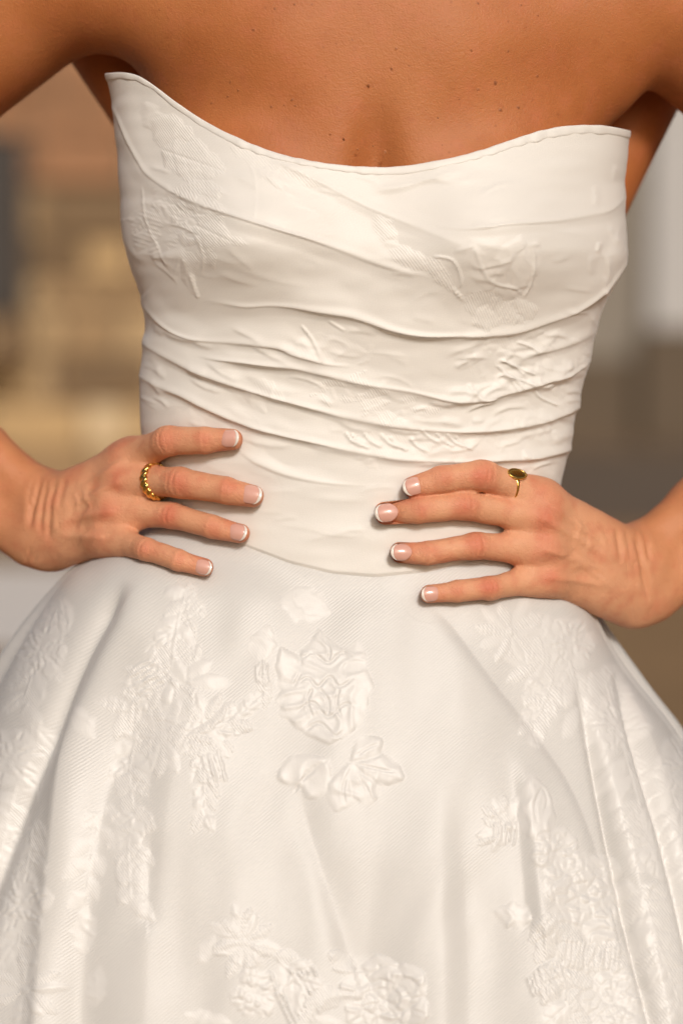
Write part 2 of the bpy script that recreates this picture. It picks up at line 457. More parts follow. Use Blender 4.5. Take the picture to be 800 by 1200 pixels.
# pleats of the draped bodice: ridge line, height (mm), width above (px), width below (px), end tapers
PLEATS = [
 ([(128, 118), (138, 134), (145, 149), (155, 173), (170, 199), (188, 214), (212, 228), (239, 239), (266, 248.5), (300, 260), (330, 269), (360, 277.5), (395, 289.5), (431, 303), (464, 313.5), (500, 324), (518, 333)], 4.6, 46, 10, .03, .18),
 ([(296, 176), (320, 187), (350, 201), (380, 216), (410, 232), (440, 246), (470, 258), (500, 270), (530, 282), (556, 294)], 2.4, 26, 8, .22, .22),
 ([(430, 224), (470, 219), (500, 211), (530, 203), (560, 193)], 1.2, 14, 5, .3, .4),
 ([(500, 264), (540, 267), (565, 266.5), (595, 262), (625, 259.6), (655, 257), (685, 252), (712, 246), (730, 232), (745, 222)], 2.6, 34, 9, .3, .02),
 ([(228, 350), (264, 355), (288, 358), (315, 356.5), (342, 357.5), (369, 361), (405, 366), (429, 373), (456, 382), (486, 387.5), (522, 390), (565, 390.5), (604, 386), (640, 375.5), (670, 364), (691, 350), (712, 330), (730, 308), (745, 296)], 5.6, 40, 8, .22, .02),
 ([(160, 350), (177, 367), (189, 378), (204, 388), (222, 395), (240, 398), (270, 399.5), (300, 401), (327, 404), (342, 411), (360, 417), (385, 425), (420, 431)], 4.2, 24, 7, .02, .22),
 ([(225, 415), (249, 419), (279, 421), (312, 424.5), (342, 428), (360, 432), (390, 439.5), (420, 446.5), (450, 452.5), (480, 457.5), (504, 462.5), (525, 466.5), (545, 467.5), (570, 465), (592, 458), (619, 450), (649, 441), (670, 435), (691, 422), (705, 412)], 4.8, 24, 7, .10, .02),
 ([(155, 398), (172, 405), (189, 414), (210, 424.5), (237, 436), (264, 445.5), (285, 453), (315, 462), (345, 469.5), (372, 477.5), (400, 486), (440, 494), (480, 500), (520, 504), (560, 503), (600, 498), (632, 492), (660, 482), (690, 470)], 4.6, 24, 6, .02, .02),
 ([(150, 434), (165, 441), (186, 451), (210, 460.5), (234, 472), (255, 481.5), (276, 491), (300, 499.5), (330, 507), (360, 513.5), (400, 524), (440, 532), (472, 537), (512, 539.5), (545, 539.5), (584, 536.5), (624, 534), (660, 526), (690, 520)], 4.6, 24, 6, .02, .02),
 ([(125, 250), (138, 266), (150, 288), (165, 304), (180, 311)], 3.0, 20, 7, .02, .5),
 ([(600, 420), (628, 412), (660, 404), (690, 392), (705, 384)], 2.6, 12, 7, .4, .02),
 ([(610, 520), (640, 514), (680, 502)], 1.8, 12, 6, .4, .02),
 ([(280, 572), (330, 578), (380, 585), (440, 588)], 1.4, 16, 18, .4, .4),
 ([(300, 610), (350, 618), (400, 622), (450, 620)], 1.1, 14, 18, .4, .4),
 ([(270, 520), (300, 540), (340, 556), (390, 566), (440, 570)], 2.4, 16, 16, .2, .4),
 ([(255, 300), (290, 318), (330, 330), (380, 338)], 0.9, 24, 22, .4, .4),
]
def bodice_fold(px, py):
    H = np.zeros(px.shape); DZ = np.zeros(px.shape)
    for pts, A, wu, wd, e0, e1 in PLEATS:
        sd, t = polyline(spline(pts, 4), px, py, wu * 2 + 10)
        end = smooth01(t / e0) * smooth01((1 - t) / e1)
        wob = 1 + .18 * np.sin(px * .043 + A * 9) + .12 * np.sin(px * .11 + A * 5)
        up = np.clip(1 + sd / (wu * wob), 0, 1)         # sd < 0 above
        up = (.5 - .5 * np.cos(np.pi * up)) ** 1.1
        wd2 = wd * (1.9 if A > 4 else 1.6)
        step = np.where(sd <= 0, up, 1 - smooth01(sd / wd2))
        rw = (2.3 + .8 * np.sin(px * .031 + A * 7)) * (1 if A > 2 else 1.6)
        ridge = np.where(sd <= 0, np.exp(-(sd / (rw * 1.5)) ** 2), np.exp(-(sd / rw) ** 2))
        step = np.where(np.abs(sd) > 1e8, 0, step); ridge = np.where(np.abs(sd) > 1e8, 0, ridge)
        vary = (1 + .30 * np.sin(px * .021 + A * 3) + .18 * np.sin(px * .057 + A * 11))
        amp = A * end * vary
        H += amp * (.37 * step + .21 * ridge)
        DZ += amp * np.exp(-(sd / 5.0) ** 2) * (0.22 if A > 2 else 0.05)
    # small crumples running along the pleats
    r2 = np.random.default_rng(77)
    def crumple(n, x0, x1, y0, y1, a0, a1, lmin, lmax, hmin, hmax):
        nonlocal H
        for _ in range(n):
            cx, cy = r2.uniform(x0, x1), r2.uniform(y0, y1)
            a = math.radians(r2.uniform(a0, a1)); L = r2.uniform(lmin, lmax); bd = r2.uniform(-.16, .16)
            pts = [(cx + t * L * math.cos(a) - bd * L * (t * t) * math.sin(a) * 4, cy + t * L * math.sin(a) + bd * L * (t * t) * math.cos(a) * 4) for t in (-.5, -.25, 0, .25, .5)]
            sd, t = polyline(pts, px, py, 16)
            w = r2.uniform(1.8, 3.6)
            g = np.where(sd <= 0, np.exp(-(sd / (w * 1.6)) ** 2), np.exp(-(sd / w) ** 2)) * smooth01(t * 3) * smooth01((1 - t) * 3)
            H += r2.uniform(hmin, hmax) * np.where(np.abs(sd) > 1e8, 0, g)
    crumple(34, 540, 690, 388, 470, -35, 10, 18, 60, .3, 1.0)
    crumple(30, 470, 670, 470, 545, -22, 14, 18, 60, .3, .9)
    crumple(40, 180, 470, 385, 530, 4, 30, 20, 70, .2, .7)
    crumple(14, 200, 460, 545, 660, -12, 24, 30, 80, .12, .35)
    crumple(24, 170, 440, 130, 350, 8, 40, 24, 70, .12, .4)
    crumple(24, 440, 720, 190, 380, -25, 18, 24, 70, .12, .45)
    crumple(14, 690, 738, 170, 380, 60, 110, 14, 40, .3, .8)
    crumple(12, 150, 190, 380, 480, 20, 60, 14, 34, .3, .7)
    return H, DZ

# ------------------------------------------------------------------ woven floral motifs (relief heights in a map)
MX0, MY0, MW, MH = -260, 60, 1340, 1180
HM = np.zeros((MH, MW), np.float32); MID = np.zeros((MH, MW), np.int16); RB = np.zeros((MH, MW), np.float32)
_yy, _xx = np.mgrid[0:MH, 0:MW]
_wx = 9 * Noise(8, .02, .05, 31)(_xx, _yy); _wy = 9 * Noise(8, .02, .05, 32)(_xx, _yy)
_cn = Noise(10, .10, .24, 33)(_xx + _wx, _yy + _wy)
RAG = (Noise(12, .25, .7, 35)(_xx, _yy)).astype(np.float32) * .6
CRK = (1 - 2.2 * np.abs(_cn).clip(0, 1)).astype(np.float32)       # sharp crests, like crumpled satin
def win(cx, cy, r):
    x0 = max(0, int(cx - r - MX0)); x1 = min(MW, int(cx + r - MX0) + 1)
    y0 = max(0, int(cy - r - MY0)); y1 = min(MH, int(cy + r - MY0) + 1)
    if x1 <= x0 or y1 <= y0: return None
    yy, xx = np.mgrid[y0:y1, x0:x1]
    return slice(y0, y1), slice(x0, x1), xx + MX0, yy + MY0
def petal(mid, cx, cy, L, W, ang, h=.9, ribs=0.0, fat=.8, jag=.10, veins=0, bend=0.0, rim=.16, merge=False):
    """teardrop piece from its foot (cx, cy) towards ang (degrees, 0 = right, 90 = down)"""
    w = win(cx, cy, L + W)
    if w is None: return
    sy, sx, X, Y = w
    a = math.radians(ang); dx, dy = X - cx, Y - cy
    u = (dx * math.cos(a) + dy * math.sin(a)) / L
    v = (-dx * math.sin(a) + dy * math.cos(a)) - bend * L * u * u
    ph = rng.uniform(0, 6.28, 3)
    ww = W * np.clip(np.sin(np.pi * np.clip(u, 0, 1) ** fat), 0, 1) ** .75
    ww = ww * (1 + jag * np.sin(u * 17 + ph[0]) + jag * .6 * np.sin(u * 31 + ph[1] + v * .2)) + jag * 9 * (RAG[sy, sx])
    s = np.where((u > 0) & (u < 1), (ww - np.abs(v)) / max(W, 1), -1)
    ins = s > 0
    pf = s * max(W, 1)                                   # distance in from the rim, px
    hh = h * .55 * smooth01(pf / 5.5) * (.8 + .2 * np.sin(u * 2.4 + ph[2]))
    hh = hh + h * rim * np.exp(-((pf - 1.6) / 1.1) ** 2)
    hh = hh + h * .22 * smooth01(pf / 14)
    if veins:
        hh = hh - h * .45 * np.exp(-(v / 1.3) ** 2)
        for k in range(veins):
            uu = (k + .7) / (veins + .6)
            for sg in (-1, 1):
                dd = (u - uu) * L - sg * v * .7
                hh = hh - h * .32 * np.exp(-(dd / 1.3) ** 2) * (sg * v > 0)
    hh = hh + h * (.20 - .08 * ribs) * CRK[sy, sx] * (pf / 4).clip(0, 1)
    hh = hh + .15 * h * ribs * np.sin(u * L * 1.25)
    sub = HM[sy, sx]; sub[ins] = (np.maximum(sub, hh) if merge else (sub * .12 + hh))[ins]
    HM[sy, sx] = sub
    q = MID[sy, sx]; q[ins] = mid; MID[sy, sx] = q
    q = RB[sy, sx]; q[ins] = ribs; RB[sy, sx] = q
def line(mid, pts, wd=2.0, h=.5, rope=0.0):
    pts = spline(pts, 5)
    c = pts.mean(0); r = np.abs(pts - c).max() + 8
    w = win(c[0], c[1], r)
    if w is None: return
    sy, sx, X, Y = w
    sd, t = polyline(pts, X.astype(float), Y.astype(float), 12)
    L = np.linalg.norm(np.diff(pts, axis=0), axis=1).sum()
    b = np.clip(1 - (sd / wd) ** 2, 0, 1) ** .5 * smooth01(t * 8) * smooth01((1 - t) * 8)
    b = np.where(np.abs(sd) > wd, 0, b) * (1 + rope * np.sin(t * L * 1.3))
    ins = b > .05
    sub = HM[sy, sx]; sub[ins] = (np.maximum(sub, 0) + h * b)[ins]; HM[sy, sx] = sub
    q = MID[sy, sx]; q[ins & (q == 0)] = mid; MID[sy, sx] = q
def groove(pts, wd=1.8, h=.55):
    pts = spline(pts, 5)
    c = pts.mean(0); r = np.abs(pts - c).max() + 8
    w = win(c[0], c[1], r)
    if w is None: return
    sy, sx, X, Y = w
    sd, t = polyline(pts, X.astype(float), Y.astype(float), 16)
    b = np.exp(-(sd / wd) ** 2) * smooth01(t * 6) * smooth01((1 - t) * 6)
    b = b - .35 * np.exp(-((np.abs(sd) - 2.6 * wd) / (1.5 * wd)) ** 2) * smooth01(t * 6) * smooth01((1 - t) * 6)
    HM[sy, sx] -= h * np.where(np.abs(sd) < 14, b, 0)
def tuft(mid, cx, cy, rx, ry, n, lmin, lmax, ang, spread, wid=3.0, h=.5, ribs=.5):
    for _ in range(n):
        a = rng.uniform(0, 2 * np.pi); r = math.sqrt(rng.uniform(0, 1))
        petal(mid, cx + rx * r * math.cos(a), cy + ry * r * math.sin(a), rng.uniform(lmin, lmax), rng.uniform(.6, 1.3) * wid,
              ang + rng.uniform(-spread, spread), h * rng.uniform(.6, 1.2), ribs if rng.random() < .6 else 0, jag=.18, bend=rng.uniform(-.25, .25))

# --- bodice motifs 1..8
tuft(1, 215, 265, 55, 55, 26, 22, 48, 100, 80, 8, .42, 1.0)
petal(1, 170, 120, 46, 13, 65, .35, .3); petal(1, 178, 140, 66, 20, 35, .45, 1.0); petal(1, 190, 175, 80, 24, 20, .45, 1.0, veins=4)
petal(1, 200, 250, 80, 26, 25, .5, 1.0, veins=3); petal(1, 190, 300, 44, 15, 20, .5, .8); petal(1, 180, 245, 52, 17, 110, .45, 1.0)
petal(1, 215, 300, 46, 9, 75, .5, .6); petal(1, 205, 235, 60, 20, -10, .5, 1.0); tuft(1, 215, 250, 40, 40, 16, 14, 30, 60, 120, 5, .45, 1.0)
line(1, [(165, 215), (172, 260), (190, 300), (200, 318)], 1.1, .28); line(1, [(196, 262), (226, 272), (238, 300), (236, 322)], 1.1, .28)
line(1, [(222, 318), (228, 335), (233, 350)], 2.4, .35, .4)
line(1, [(284, 180), (296, 200), (300, 225), (298, 260)], 1.0, .2)
petal(2, 270, 172, 70, 9, 25, .3, .5); petal(2, 300, 186, 52, 9, 48, .45, .6); petal(2, 330, 200, 50, 8, 22, .4, .7)
line(3, [(437, 250), (452, 272), (470, 292), (500, 312), (522, 330), (548, 358)], 2.4, .6, .5)
petal(3, 440, 252, 46, 11, 58, .5, .8); petal(3, 455, 290, 60, 11, 26, .5, 1.0); petal(3, 500, 302, 50, 10, 52, .55, .9)
petal(3, 450, 285, 18, 7, 10, .4, .1); line(3, [(505, 300), (530, 305), (540, 328), (536, 340)], 1.6, .5)
petal(4, 585, 355, 84, 25, -72, .55, 0, veins=0, jag=.05); petal(4, 575, 345, 62, 14, -110, .5, 0); petal(4, 600, 340, 66, 17, -62, .55, 0, jag=.05)
petal(4, 545, 362, 44, 15, -20, .5, 1.0); petal(4, 552, 378, 64, 15, -22, .55, 1.0); petal(4, 580, 366, 52, 14, -5, .5, 1.0); petal(4, 570, 350, 52, 12, 32, .55, 1.0)
line(4, [(556, 290), (566, 318), (580, 332), (604, 338), (612, 348)], 1.4, .5); line(4, [(618, 283), (626, 300), (622, 330), (612, 350)], 1.4, .5)
petal(5, 345, 402, 86, 16, 8, .6, .1, jag=.06); line(5, [(352, 380), (366, 398), (380, 425)], 1.5, .6); line(5, [(385, 376), (404, 388)], 1.4, .5)
line(5, [(434, 402), (430, 420), (420, 428)], 1.2, .4)
tuft(6, 590, 420, 55, 26, 20, 18, 38, 20, 60, 5, .6, .2)
for k in range(9):
    x = 535 + rng.uniform(0, 90); y = 400 + rng.uniform(0, 50)
    line(6, [(x, y), (x + rng.uniform(8, 22), y + rng.uniform(-2, 18)), (x + rng.uniform(22, 44), y + rng.uniform(4, 30))], rng.uniform(1.2, 2.0), .8)
tuft(6, 655, 410, 34, 34, 14, 16, 34, 70, 50, 6, .6, .3)
tuft(7, 405, 458, 46, 16, 26, 12, 28, 15, 60, 4, .55, 1.0); tuft(7, 470, 480, 50, 14, 16, 14, 30, 20, 50, 5, .5, .8)
tuft(7, 480, 518, 70, 14, 14, 20, 42, 25, 40, 7, .55, .2); petal(7, 300, 446, 44, 10, 35, .5, .3); petal(7, 285, 455, 40, 9, 48, .5, .1)
for k in range(10):
    x = 400 + k * 15 + rng.uniform(-5, 5); y = 500 + rng.uniform(-4, 12)
    line(7, [(x, y), (x + 8, y + 10), (x + 22, y + 18)], 1.5, .7)
tuft(8, 610, 508, 46, 18, 18, 18, 36, 10, 60, 7, .6, .2); tuft(8, 640, 465, 28, 16, 8, 14, 26, 20, 50, 6, .5, .2); tuft(8, 620, 545, 34, 10, 8, 14, 26, 10, 40, 5, .5, .2)
petal(8, 200, 490, 40, 14, 10, .3, .1)
# --- skirt motifs 11..
def rose(mid, cx, cy, R, h=.9, turn=0, ribs=.2, squash=1.0):
    for ring, (n, r0, L, W) in enumerate(((6, .45, .72, .36), (5, .26, .55, .30), (4, .10, .42, .24), (3, .02, .26, .15))):
        for k in range(n):
            a = turn + ring * 31 + k * 360 / n + rng.uniform(-9, 9)
            fx, fy = math.cos(math.radians(a)), math.sin(math.radians(a)) * squash
            petal(mid, cx + fx * R * r0 * .5, cy + fy * R * r0 * .5, R * L * rng.uniform(.9, 1.1), R * W * rng.uniform(.9, 1.1), a, h * (1 + .12 * ring), ribs if (k + ring) % 3 == 0 else 0, fat=1.25, jag=.05, bend=rng.uniform(-.12, .12))
            if ring < 3:
                a2 = math.radians(a + rng.uniform(-14, 14))
                groove([(cx + math.cos(a2) * R * t_, cy + math.sin(a2) * R * t_ * squash) for t_ in (r0 + .12, r0 + .25, r0 + .4)], 1.3, .35)
def daisy(mid, cx, cy, R, n=11, h=.7, a0=0, a1=360):
    for k in range(n):
        a = a0 + (a1 - a0) * k / n + rng.uniform(-7, 7)
        petal(mid, cx + 3 * math.cos(math.radians(a)), cy + 3 * math.sin(math.radians(a)), R * rng.uniform(.8, 1.1), R * .17, a, h * rng.uniform(.8, 1.15), .9 if k % 2 else .2, fat=1.2, jag=.06, bend=rng.uniform(-.2, .2))
    petal(mid, cx - R * .16, cy, R * .34, R * .15, 0, h * 1.3, .6)
def spray(mid, pts, n, L, W, h=.7, ribs=.7, spread=48):
    p = spline(pts, 8); m = len(p)
    for k in range(n):
        q = p[int((k + .5) / n * (m - 1))]; q2 = p[min(m - 1, int((k + .5) / n * (m - 1)) + 1)]
        base = math.degrees(math.atan2(q2[1] - q[1], q2[0] - q[0]))
        sg = 1 if k % 2 else -1
        petal(mid, q[0], q[1], L * rng.uniform(.7, 1.2), W * rng.uniform(.8, 1.2), base + sg * (spread + rng.uniform(-14, 14)), h * rng.uniform(.8, 1.15), ribs * (rng.random() < .7), fat=.9, jag=.07, veins=2 if rng.random() < .5 else 0, bend=-sg * rng.uniform(.0, .3))
    line(mid, pts, 1.2, h * .4)
def threads(mid, cx, cy, n, L, ang, gap, h=.5):
    a = math.radians(ang); nx, ny = -math.sin(a), math.cos(a)
    for k in range(n):
        o = (k - n / 2) * gap + rng.uniform(-1, 1); l = L * rng.uniform(.6, 1.1); c = rng.uniform(-.15, .15) * L
        x, y = cx + nx * o, cy + ny * o
        line(mid, [(x - math.cos(a) * l / 2, y - math.sin(a) * l / 2), (x + nx * c * .4, y + ny * c * .4), (x + math.cos(a) * l / 2, y + math.sin(a) * l / 2)], 1.25, h)
# large blossom in the middle: one broad puffed petal with fine crack-like creases
for fx, fy, L, W, a in ((386, 874, 136, 38, -95), (372, 866, 116, 26, -112), (398, 868, 118, 26, -80), (356, 858, 76, 20, -104), (352, 838, 60, 16, -80)):
    petal(11, fx, fy, L, W, a, .95, 0, fat=.85, jag=.10, rim=.10, merge=True)
for g in ([(342, 806), (360, 795), (372, 806), (386, 794), (398, 806), (418, 792)], [(350, 775), (366, 766), (384, 778), (400, 766), (416, 772)], [(346, 836), (366, 824), (384, 842), (404, 826), (420, 832)], [(356, 858), (374, 848), (392, 864), (404, 856)], [(378, 748), (386, 762), (384, 778)], [(366, 806), (360, 824), (366, 842)], [(398, 806), (394, 824), (400, 845)], [(372, 806), (384, 822), (384, 842)], [(352, 790), (344, 804)]):
    groove(g, 1.1, .55)
for a, L, W in ((160, 66, 19), (120, 54, 17)): petal(11, 386, 890, L, W, a, .9, 0, fat=1.3, jag=.04, rim=.14)
for a, L, W in ((100, 60, 20), (55, 56, 19), (10, 66, 18), (-42, 46, 15)):
    petal(11, 410, 894, L, W, a, .95, 0, fat=1.25, jag=.05, rim=.14, bend=.1)
for g in ([(418, 896), (442, 902), (466, 906)], [(408, 904), (402, 926), (404, 944)], [(416, 888), (430, 878), (444, 872)], [(418, 908), (430, 926), (436, 938)], [(370, 902), (352, 916), (344, 930)]): groove(g, 1.1, .42)
petal(12, 300, 775, 44, 15, -70, .6, .2); petal(12, 308, 792, 40, 9, 85, .5, .8); petal(12, 330, 702, 60, 20, 15, .32, 0); petal(12, 345, 690, 50, 15, 40, .3, 0)
threads(12, 306, 790, 4, 34, 88, 4)
# leafy spray on the left
daisy(13, 205, 800, 58, 13, .7); daisy(13, 190, 862, 50, 12, .65); daisy(13, 240, 850, 44, 11, .65)
spray(13, [(222, 678), (214, 710), (206, 745), (200, 790)], 12, 36, 9, .65); spray(13, [(200, 800), (170, 815), (138, 838)], 9, 34, 8, .65)
spray(13, [(205, 865), (240, 858), (285, 838)], 11, 40, 9, .8, .9, 30); spray(13, [(232, 870), (240, 905), (236, 960)], 12, 30, 7, .7, .9, 35)
spray(13, [(160, 860), (150, 900), (156, 950)], 9, 34, 9, .6); threads(13, 250, 900, 6, 44, 75, 4); threads(13, 170, 790, 6, 40, 150, 5)
spray(14, [(158, 950), (150, 990), (154, 1060)], 13, 34, 10, .6, .5); spray(14, [(120, 940), (108, 1000), (96, 1080)], 9, 34, 9, .45, .3); petal(14, 95, 1120, 60, 13, -85, .5, 0); petal(14, 108, 1180, 50, 12, -80, .45, 0)
# bottom flowers
daisy(15, 285, 1105, 42, 14, .8); rose(15, 300, 1165, 34, .8); threads(15, 350, 1165, 9, 74, 68, 6, .65); spray(15, [(320, 1120), (350, 1150), (372, 1200)], 9, 40, 8, .7)
rose(16, 452, 1172, 60, 1.0, 20, .3, .85); petal(16, 400, 1165, 44, 14, 165, .8, .8); petal(16, 415, 1140, 40, 13, -140, .8, .8)
# right-hand rose bush
petal(17, 632, 990, 84, 22, -97, 1.1, 0, jag=.03); groove([(628, 970), (625, 945), (634, 925), (640, 940), (634, 958)], 1.2, .45)
daisy(17, 598, 968, 40, 9, .8, 130, 290); threads(17, 588, 976, 6, 30, 95, 5, .6)
rose(17, 688, 1046, 60, 1.0, 10, .2); rose(17, 650, 1000, 34, .9, 40, 0)
petal(17, 622, 1078, 44, 16, 195, .9, 0); spray(17, [(650, 1060), (650, 1110), (664, 1170), (670, 1225)], 13, 50, 14, .85, 1.0); spray(17, [(690, 1095), (720, 1140), (740, 1200)], 12, 46, 13, .8, .9)
threads(17, 690, 1120, 12, 40, 96, 6, .6); threads(17, 640, 1150, 9, 40, 70, 6, .6); rose(17, 720, 1175, 44, .8, 0, .4)
daisy(18, 640, 770, 50, 13, .55); daisy(18, 600, 740, 40, 10, .45); spray(18, [(650, 790), (640, 820), (622, 860)], 11, 32, 8, .55); spray(18, [(655, 740), (672, 790), (690, 850)], 9, 36, 9, .55, .3); rose(18, 668, 752, 34, .5)
spray(19, [(706, 780), (722, 850), (744, 930), (764, 1010)], 19, 46, 12, .6, .4); rose(19, 724, 850, 38, .6); rose(19, 766, 990, 46, .65, 20, .3); rose(19, 800, 1100, 50, .65)
spray(19, [(770, 900), (800, 980), (830, 1080)], 15, 50, 13, .6, .4); spray(19, [(748, 1040), (770, 1110), (800, 1190)], 15, 46, 12, .65, .6); rose(19, 800, 900, 44, .5)
# left-hand panel
spray(20, [(70, 700), (48, 760), (26, 830)], 15, 38, 10, .5, .4); rose(20, 46, 762, 36, .5); spray(20, [(40, 850), (14, 930), (-10, 1020)], 15, 44, 11, .5, .4); rose(20, 12, 890, 42, .5)
spray(20, [(40, 960), (28, 1040), (20, 1120)], 15, 40, 10, .55, .5); rose(20, 24, 1060, 44, .55); daisy(20, 30, 1160, 44, 12, .6); rose(20, -40, 960, 50, .55); spray(20, [(-20, 780), (-50, 880), (-80, 1000)], 13, 46, 12, .5); petal(20, 90, 830, 44, 12, 60, .5, 0)
petal(21, 215, 1190, 60, 10, 10, .4, .2); petal(21, 232, 1130, 40, 8, -60, .35, .3)
w = np.array([.25, .5, .25])
for ax in (0, 1):
    HM = np.apply_along_axis(lambda m: np.convolve(m, w, 'same'), ax, HM)
MASKF = (MID > 0).astype(np.float32)
for _ in range(6):
    for ax in (0, 1):
        MASKF = np.apply_along_axis(lambda m: np.convolve(m, w, 'same'), ax, MASKF)
def samp(A, px, py, nearest=False):
    x = np.clip(px - MX0, 0, MW - 2.001); y = np.clip(py - MY0, 0, MH - 2.001)
    if nearest: return A[np.rint(y).astype(int), np.rint(x).astype(int)]
    xi = x.astype(int); yi = y.astype(int); fx = x - xi; fy = y - yi
    return (A[yi, xi] * (1 - fx) + A[yi, xi + 1] * fx) * (1 - fy) + (A[yi + 1, xi] * (1 - fx) + A[yi + 1, xi + 1] * fx) * fy
def in_map(px, py): return (px > MX0 + 2) & (px < MX0 + MW - 3) & (py > MY0 + 2) & (py < MY0 + MH - 3)

def normals(G, wrap):
    if wrap:
        dc = np.roll(G, -1, 1) - np.roll(G, 1, 1)
    else:
        dc = np.gradient(G, axis=1)
    dr = np.gradient(G, axis=0)
    n = np.cross(dr, dc)
    n /= np.linalg.norm(n, axis=-1, keepdims=True) + 1e-12
    return n

# ------------------------------------------------------------------ bodice grid
th_f = np.arcsin(np.linspace(-1, 1, 420)) * .35 + np.linspace(-math.pi / 2, math.pi / 2, 420) * .65
th_f = np.concatenate([np.linspace(-2.1, -math.pi / 2, 24, endpoint=False), th_f, np.linspace(2.1, math.pi / 2, 24, endpoint=False)[::-1]])
TH = np.concatenate([th_f, np.linspace(2.1, 2 * math.pi - 2.1, 40)[1:-1]])
TH = (TH + math.pi) % (2 * math.pi) - math.pi
zt = edge_z(TH, NECK, 240.0); zb = edge_z(TH, SEAM, 606.0)
NRB = 500
v = np.linspace(0, 1, NRB)[:, None]
GZ = zt[None] * (1 - v) + zb[None] * v
GB = torso(np.broadcast_to(TH, GZ.shape), GZ)
gpx, gpy = proj(GB)
frontm = smooth01((np.cos(TH) + .25) / .3)[None]
Hf, DZf = bodice_fold(gpx, gpy)
edgefade = smooth01((gpy - np.broadcast_to(NECK(gpx), gpy.shape)) / 10)
nz1 = Noise(14, .02, .07, 3); nz2 = Noise(14, .09, .22, 4)
Hn = .24 * nz1(gpx, gpy * 2.0) + .10 * nz2(gpx * .45 + gpy * .2, gpy * 1.6)
mo = samp(HM, gpx, gpy) * (np.cos(TH) > -.2)[None]
N0 = normals(GB, True)
sidef = (.42 + .58 * smooth01(np.cos(TH) / .55))[None]
mo = mo * 1.3
GBD = GB + N0 * ((Hf * edgefade * sidef + Hn) * frontm * .001 + mo * .001 * 1.25)[..., None]
GBD[..., 2] -= DZf * edgefade * frontm * sidef * .001
GBD -= N0 * (.0010 * smooth01((v - .99) / .01))[..., None]
arc = np.cumsum(np.concatenate([[0], np.linalg.norm(np.diff(GB[NRB // 2], axis=0), axis=1)]))
UVB = np.stack([np.broadcast_to(arc, GZ.shape), GZ], -1)

# ------------------------------------------------------------------ skirt grid
THB, ARCB = TH, arc
th_f = np.linspace(-math.pi / 2, math.pi / 2, 780)
th_f = np.concatenate([np.linspace(-2.1, -math.pi / 2, 24, endpoint=False), th_f, np.linspace(2.1, math.pi / 2, 24, endpoint=False)[::-1]])
TH = np.concatenate([th_f, np.linspace(2.1, 2 * math.pi - 2.1, 60)[1:-1]])
TH = (TH + math.pi) % (2 * math.pi) - math.pi
zb = edge_z(TH, SEAM, 606.0)
_q = torso(TH, zb); arc = np.cumsum(np.concatenate([[0], np.linalg.norm(np.diff(_q, axis=0), axis=1)]))
RL = tab([(0, 0), (15, 14), (30, 42), (45, 74), (60, 98), (90, 122), (128, 146), (190, 180), (350, 262), (590, 385), (3000, 1500)])
RR = tab([(0, 0), (40, 17), (80, 36), (128, 58), (188, 96), (238, 132), (350, 214), (590, 390), (3000, 1700)])
RF = tab([(0, 0), (15, 4), (30, 10), (60, 22), (120, 46), (300, 118), (590, 208), (3000, 900)])
def fine(pts):
    pts = np.array(pts, float)
    xs = np.linspace(pts[0, 0], pts[-1, 0], 3000); return lambda x: np.interp(x, pts[:, 0], pts[:, 1])
def smooth_tab(pts):
    f = fine(pts); xs = np.arange(0, 3000.0, 2.0); ys = f(xs)
    k = np.hanning(25); k /= k.sum()
    ys = np.convolve(np.concatenate([2 * ys[0] - ys[12:0:-1], ys, np.full(12, ys[-1])]), k, 'valid')
    return lambda x: np.interp(x, xs, ys)
RL = smooth_tab([(0, 0), (15, 14), (30, 42), (45, 74), (60, 98), (90, 122), (128, 146), (190, 180), (350, 262), (590, 385), (3000, 1500)])
RR = smooth_tab([(0, 0), (40, 17), (80, 36), (128, 58), (188, 96), (238, 132), (350, 214), (590, 390), (3000, 1700)])
RF = smooth_tab([(0, 0), (15, 4), (30, 10), (60, 22), (120, 46), (300, 118), (590, 208), (3000, 900)])
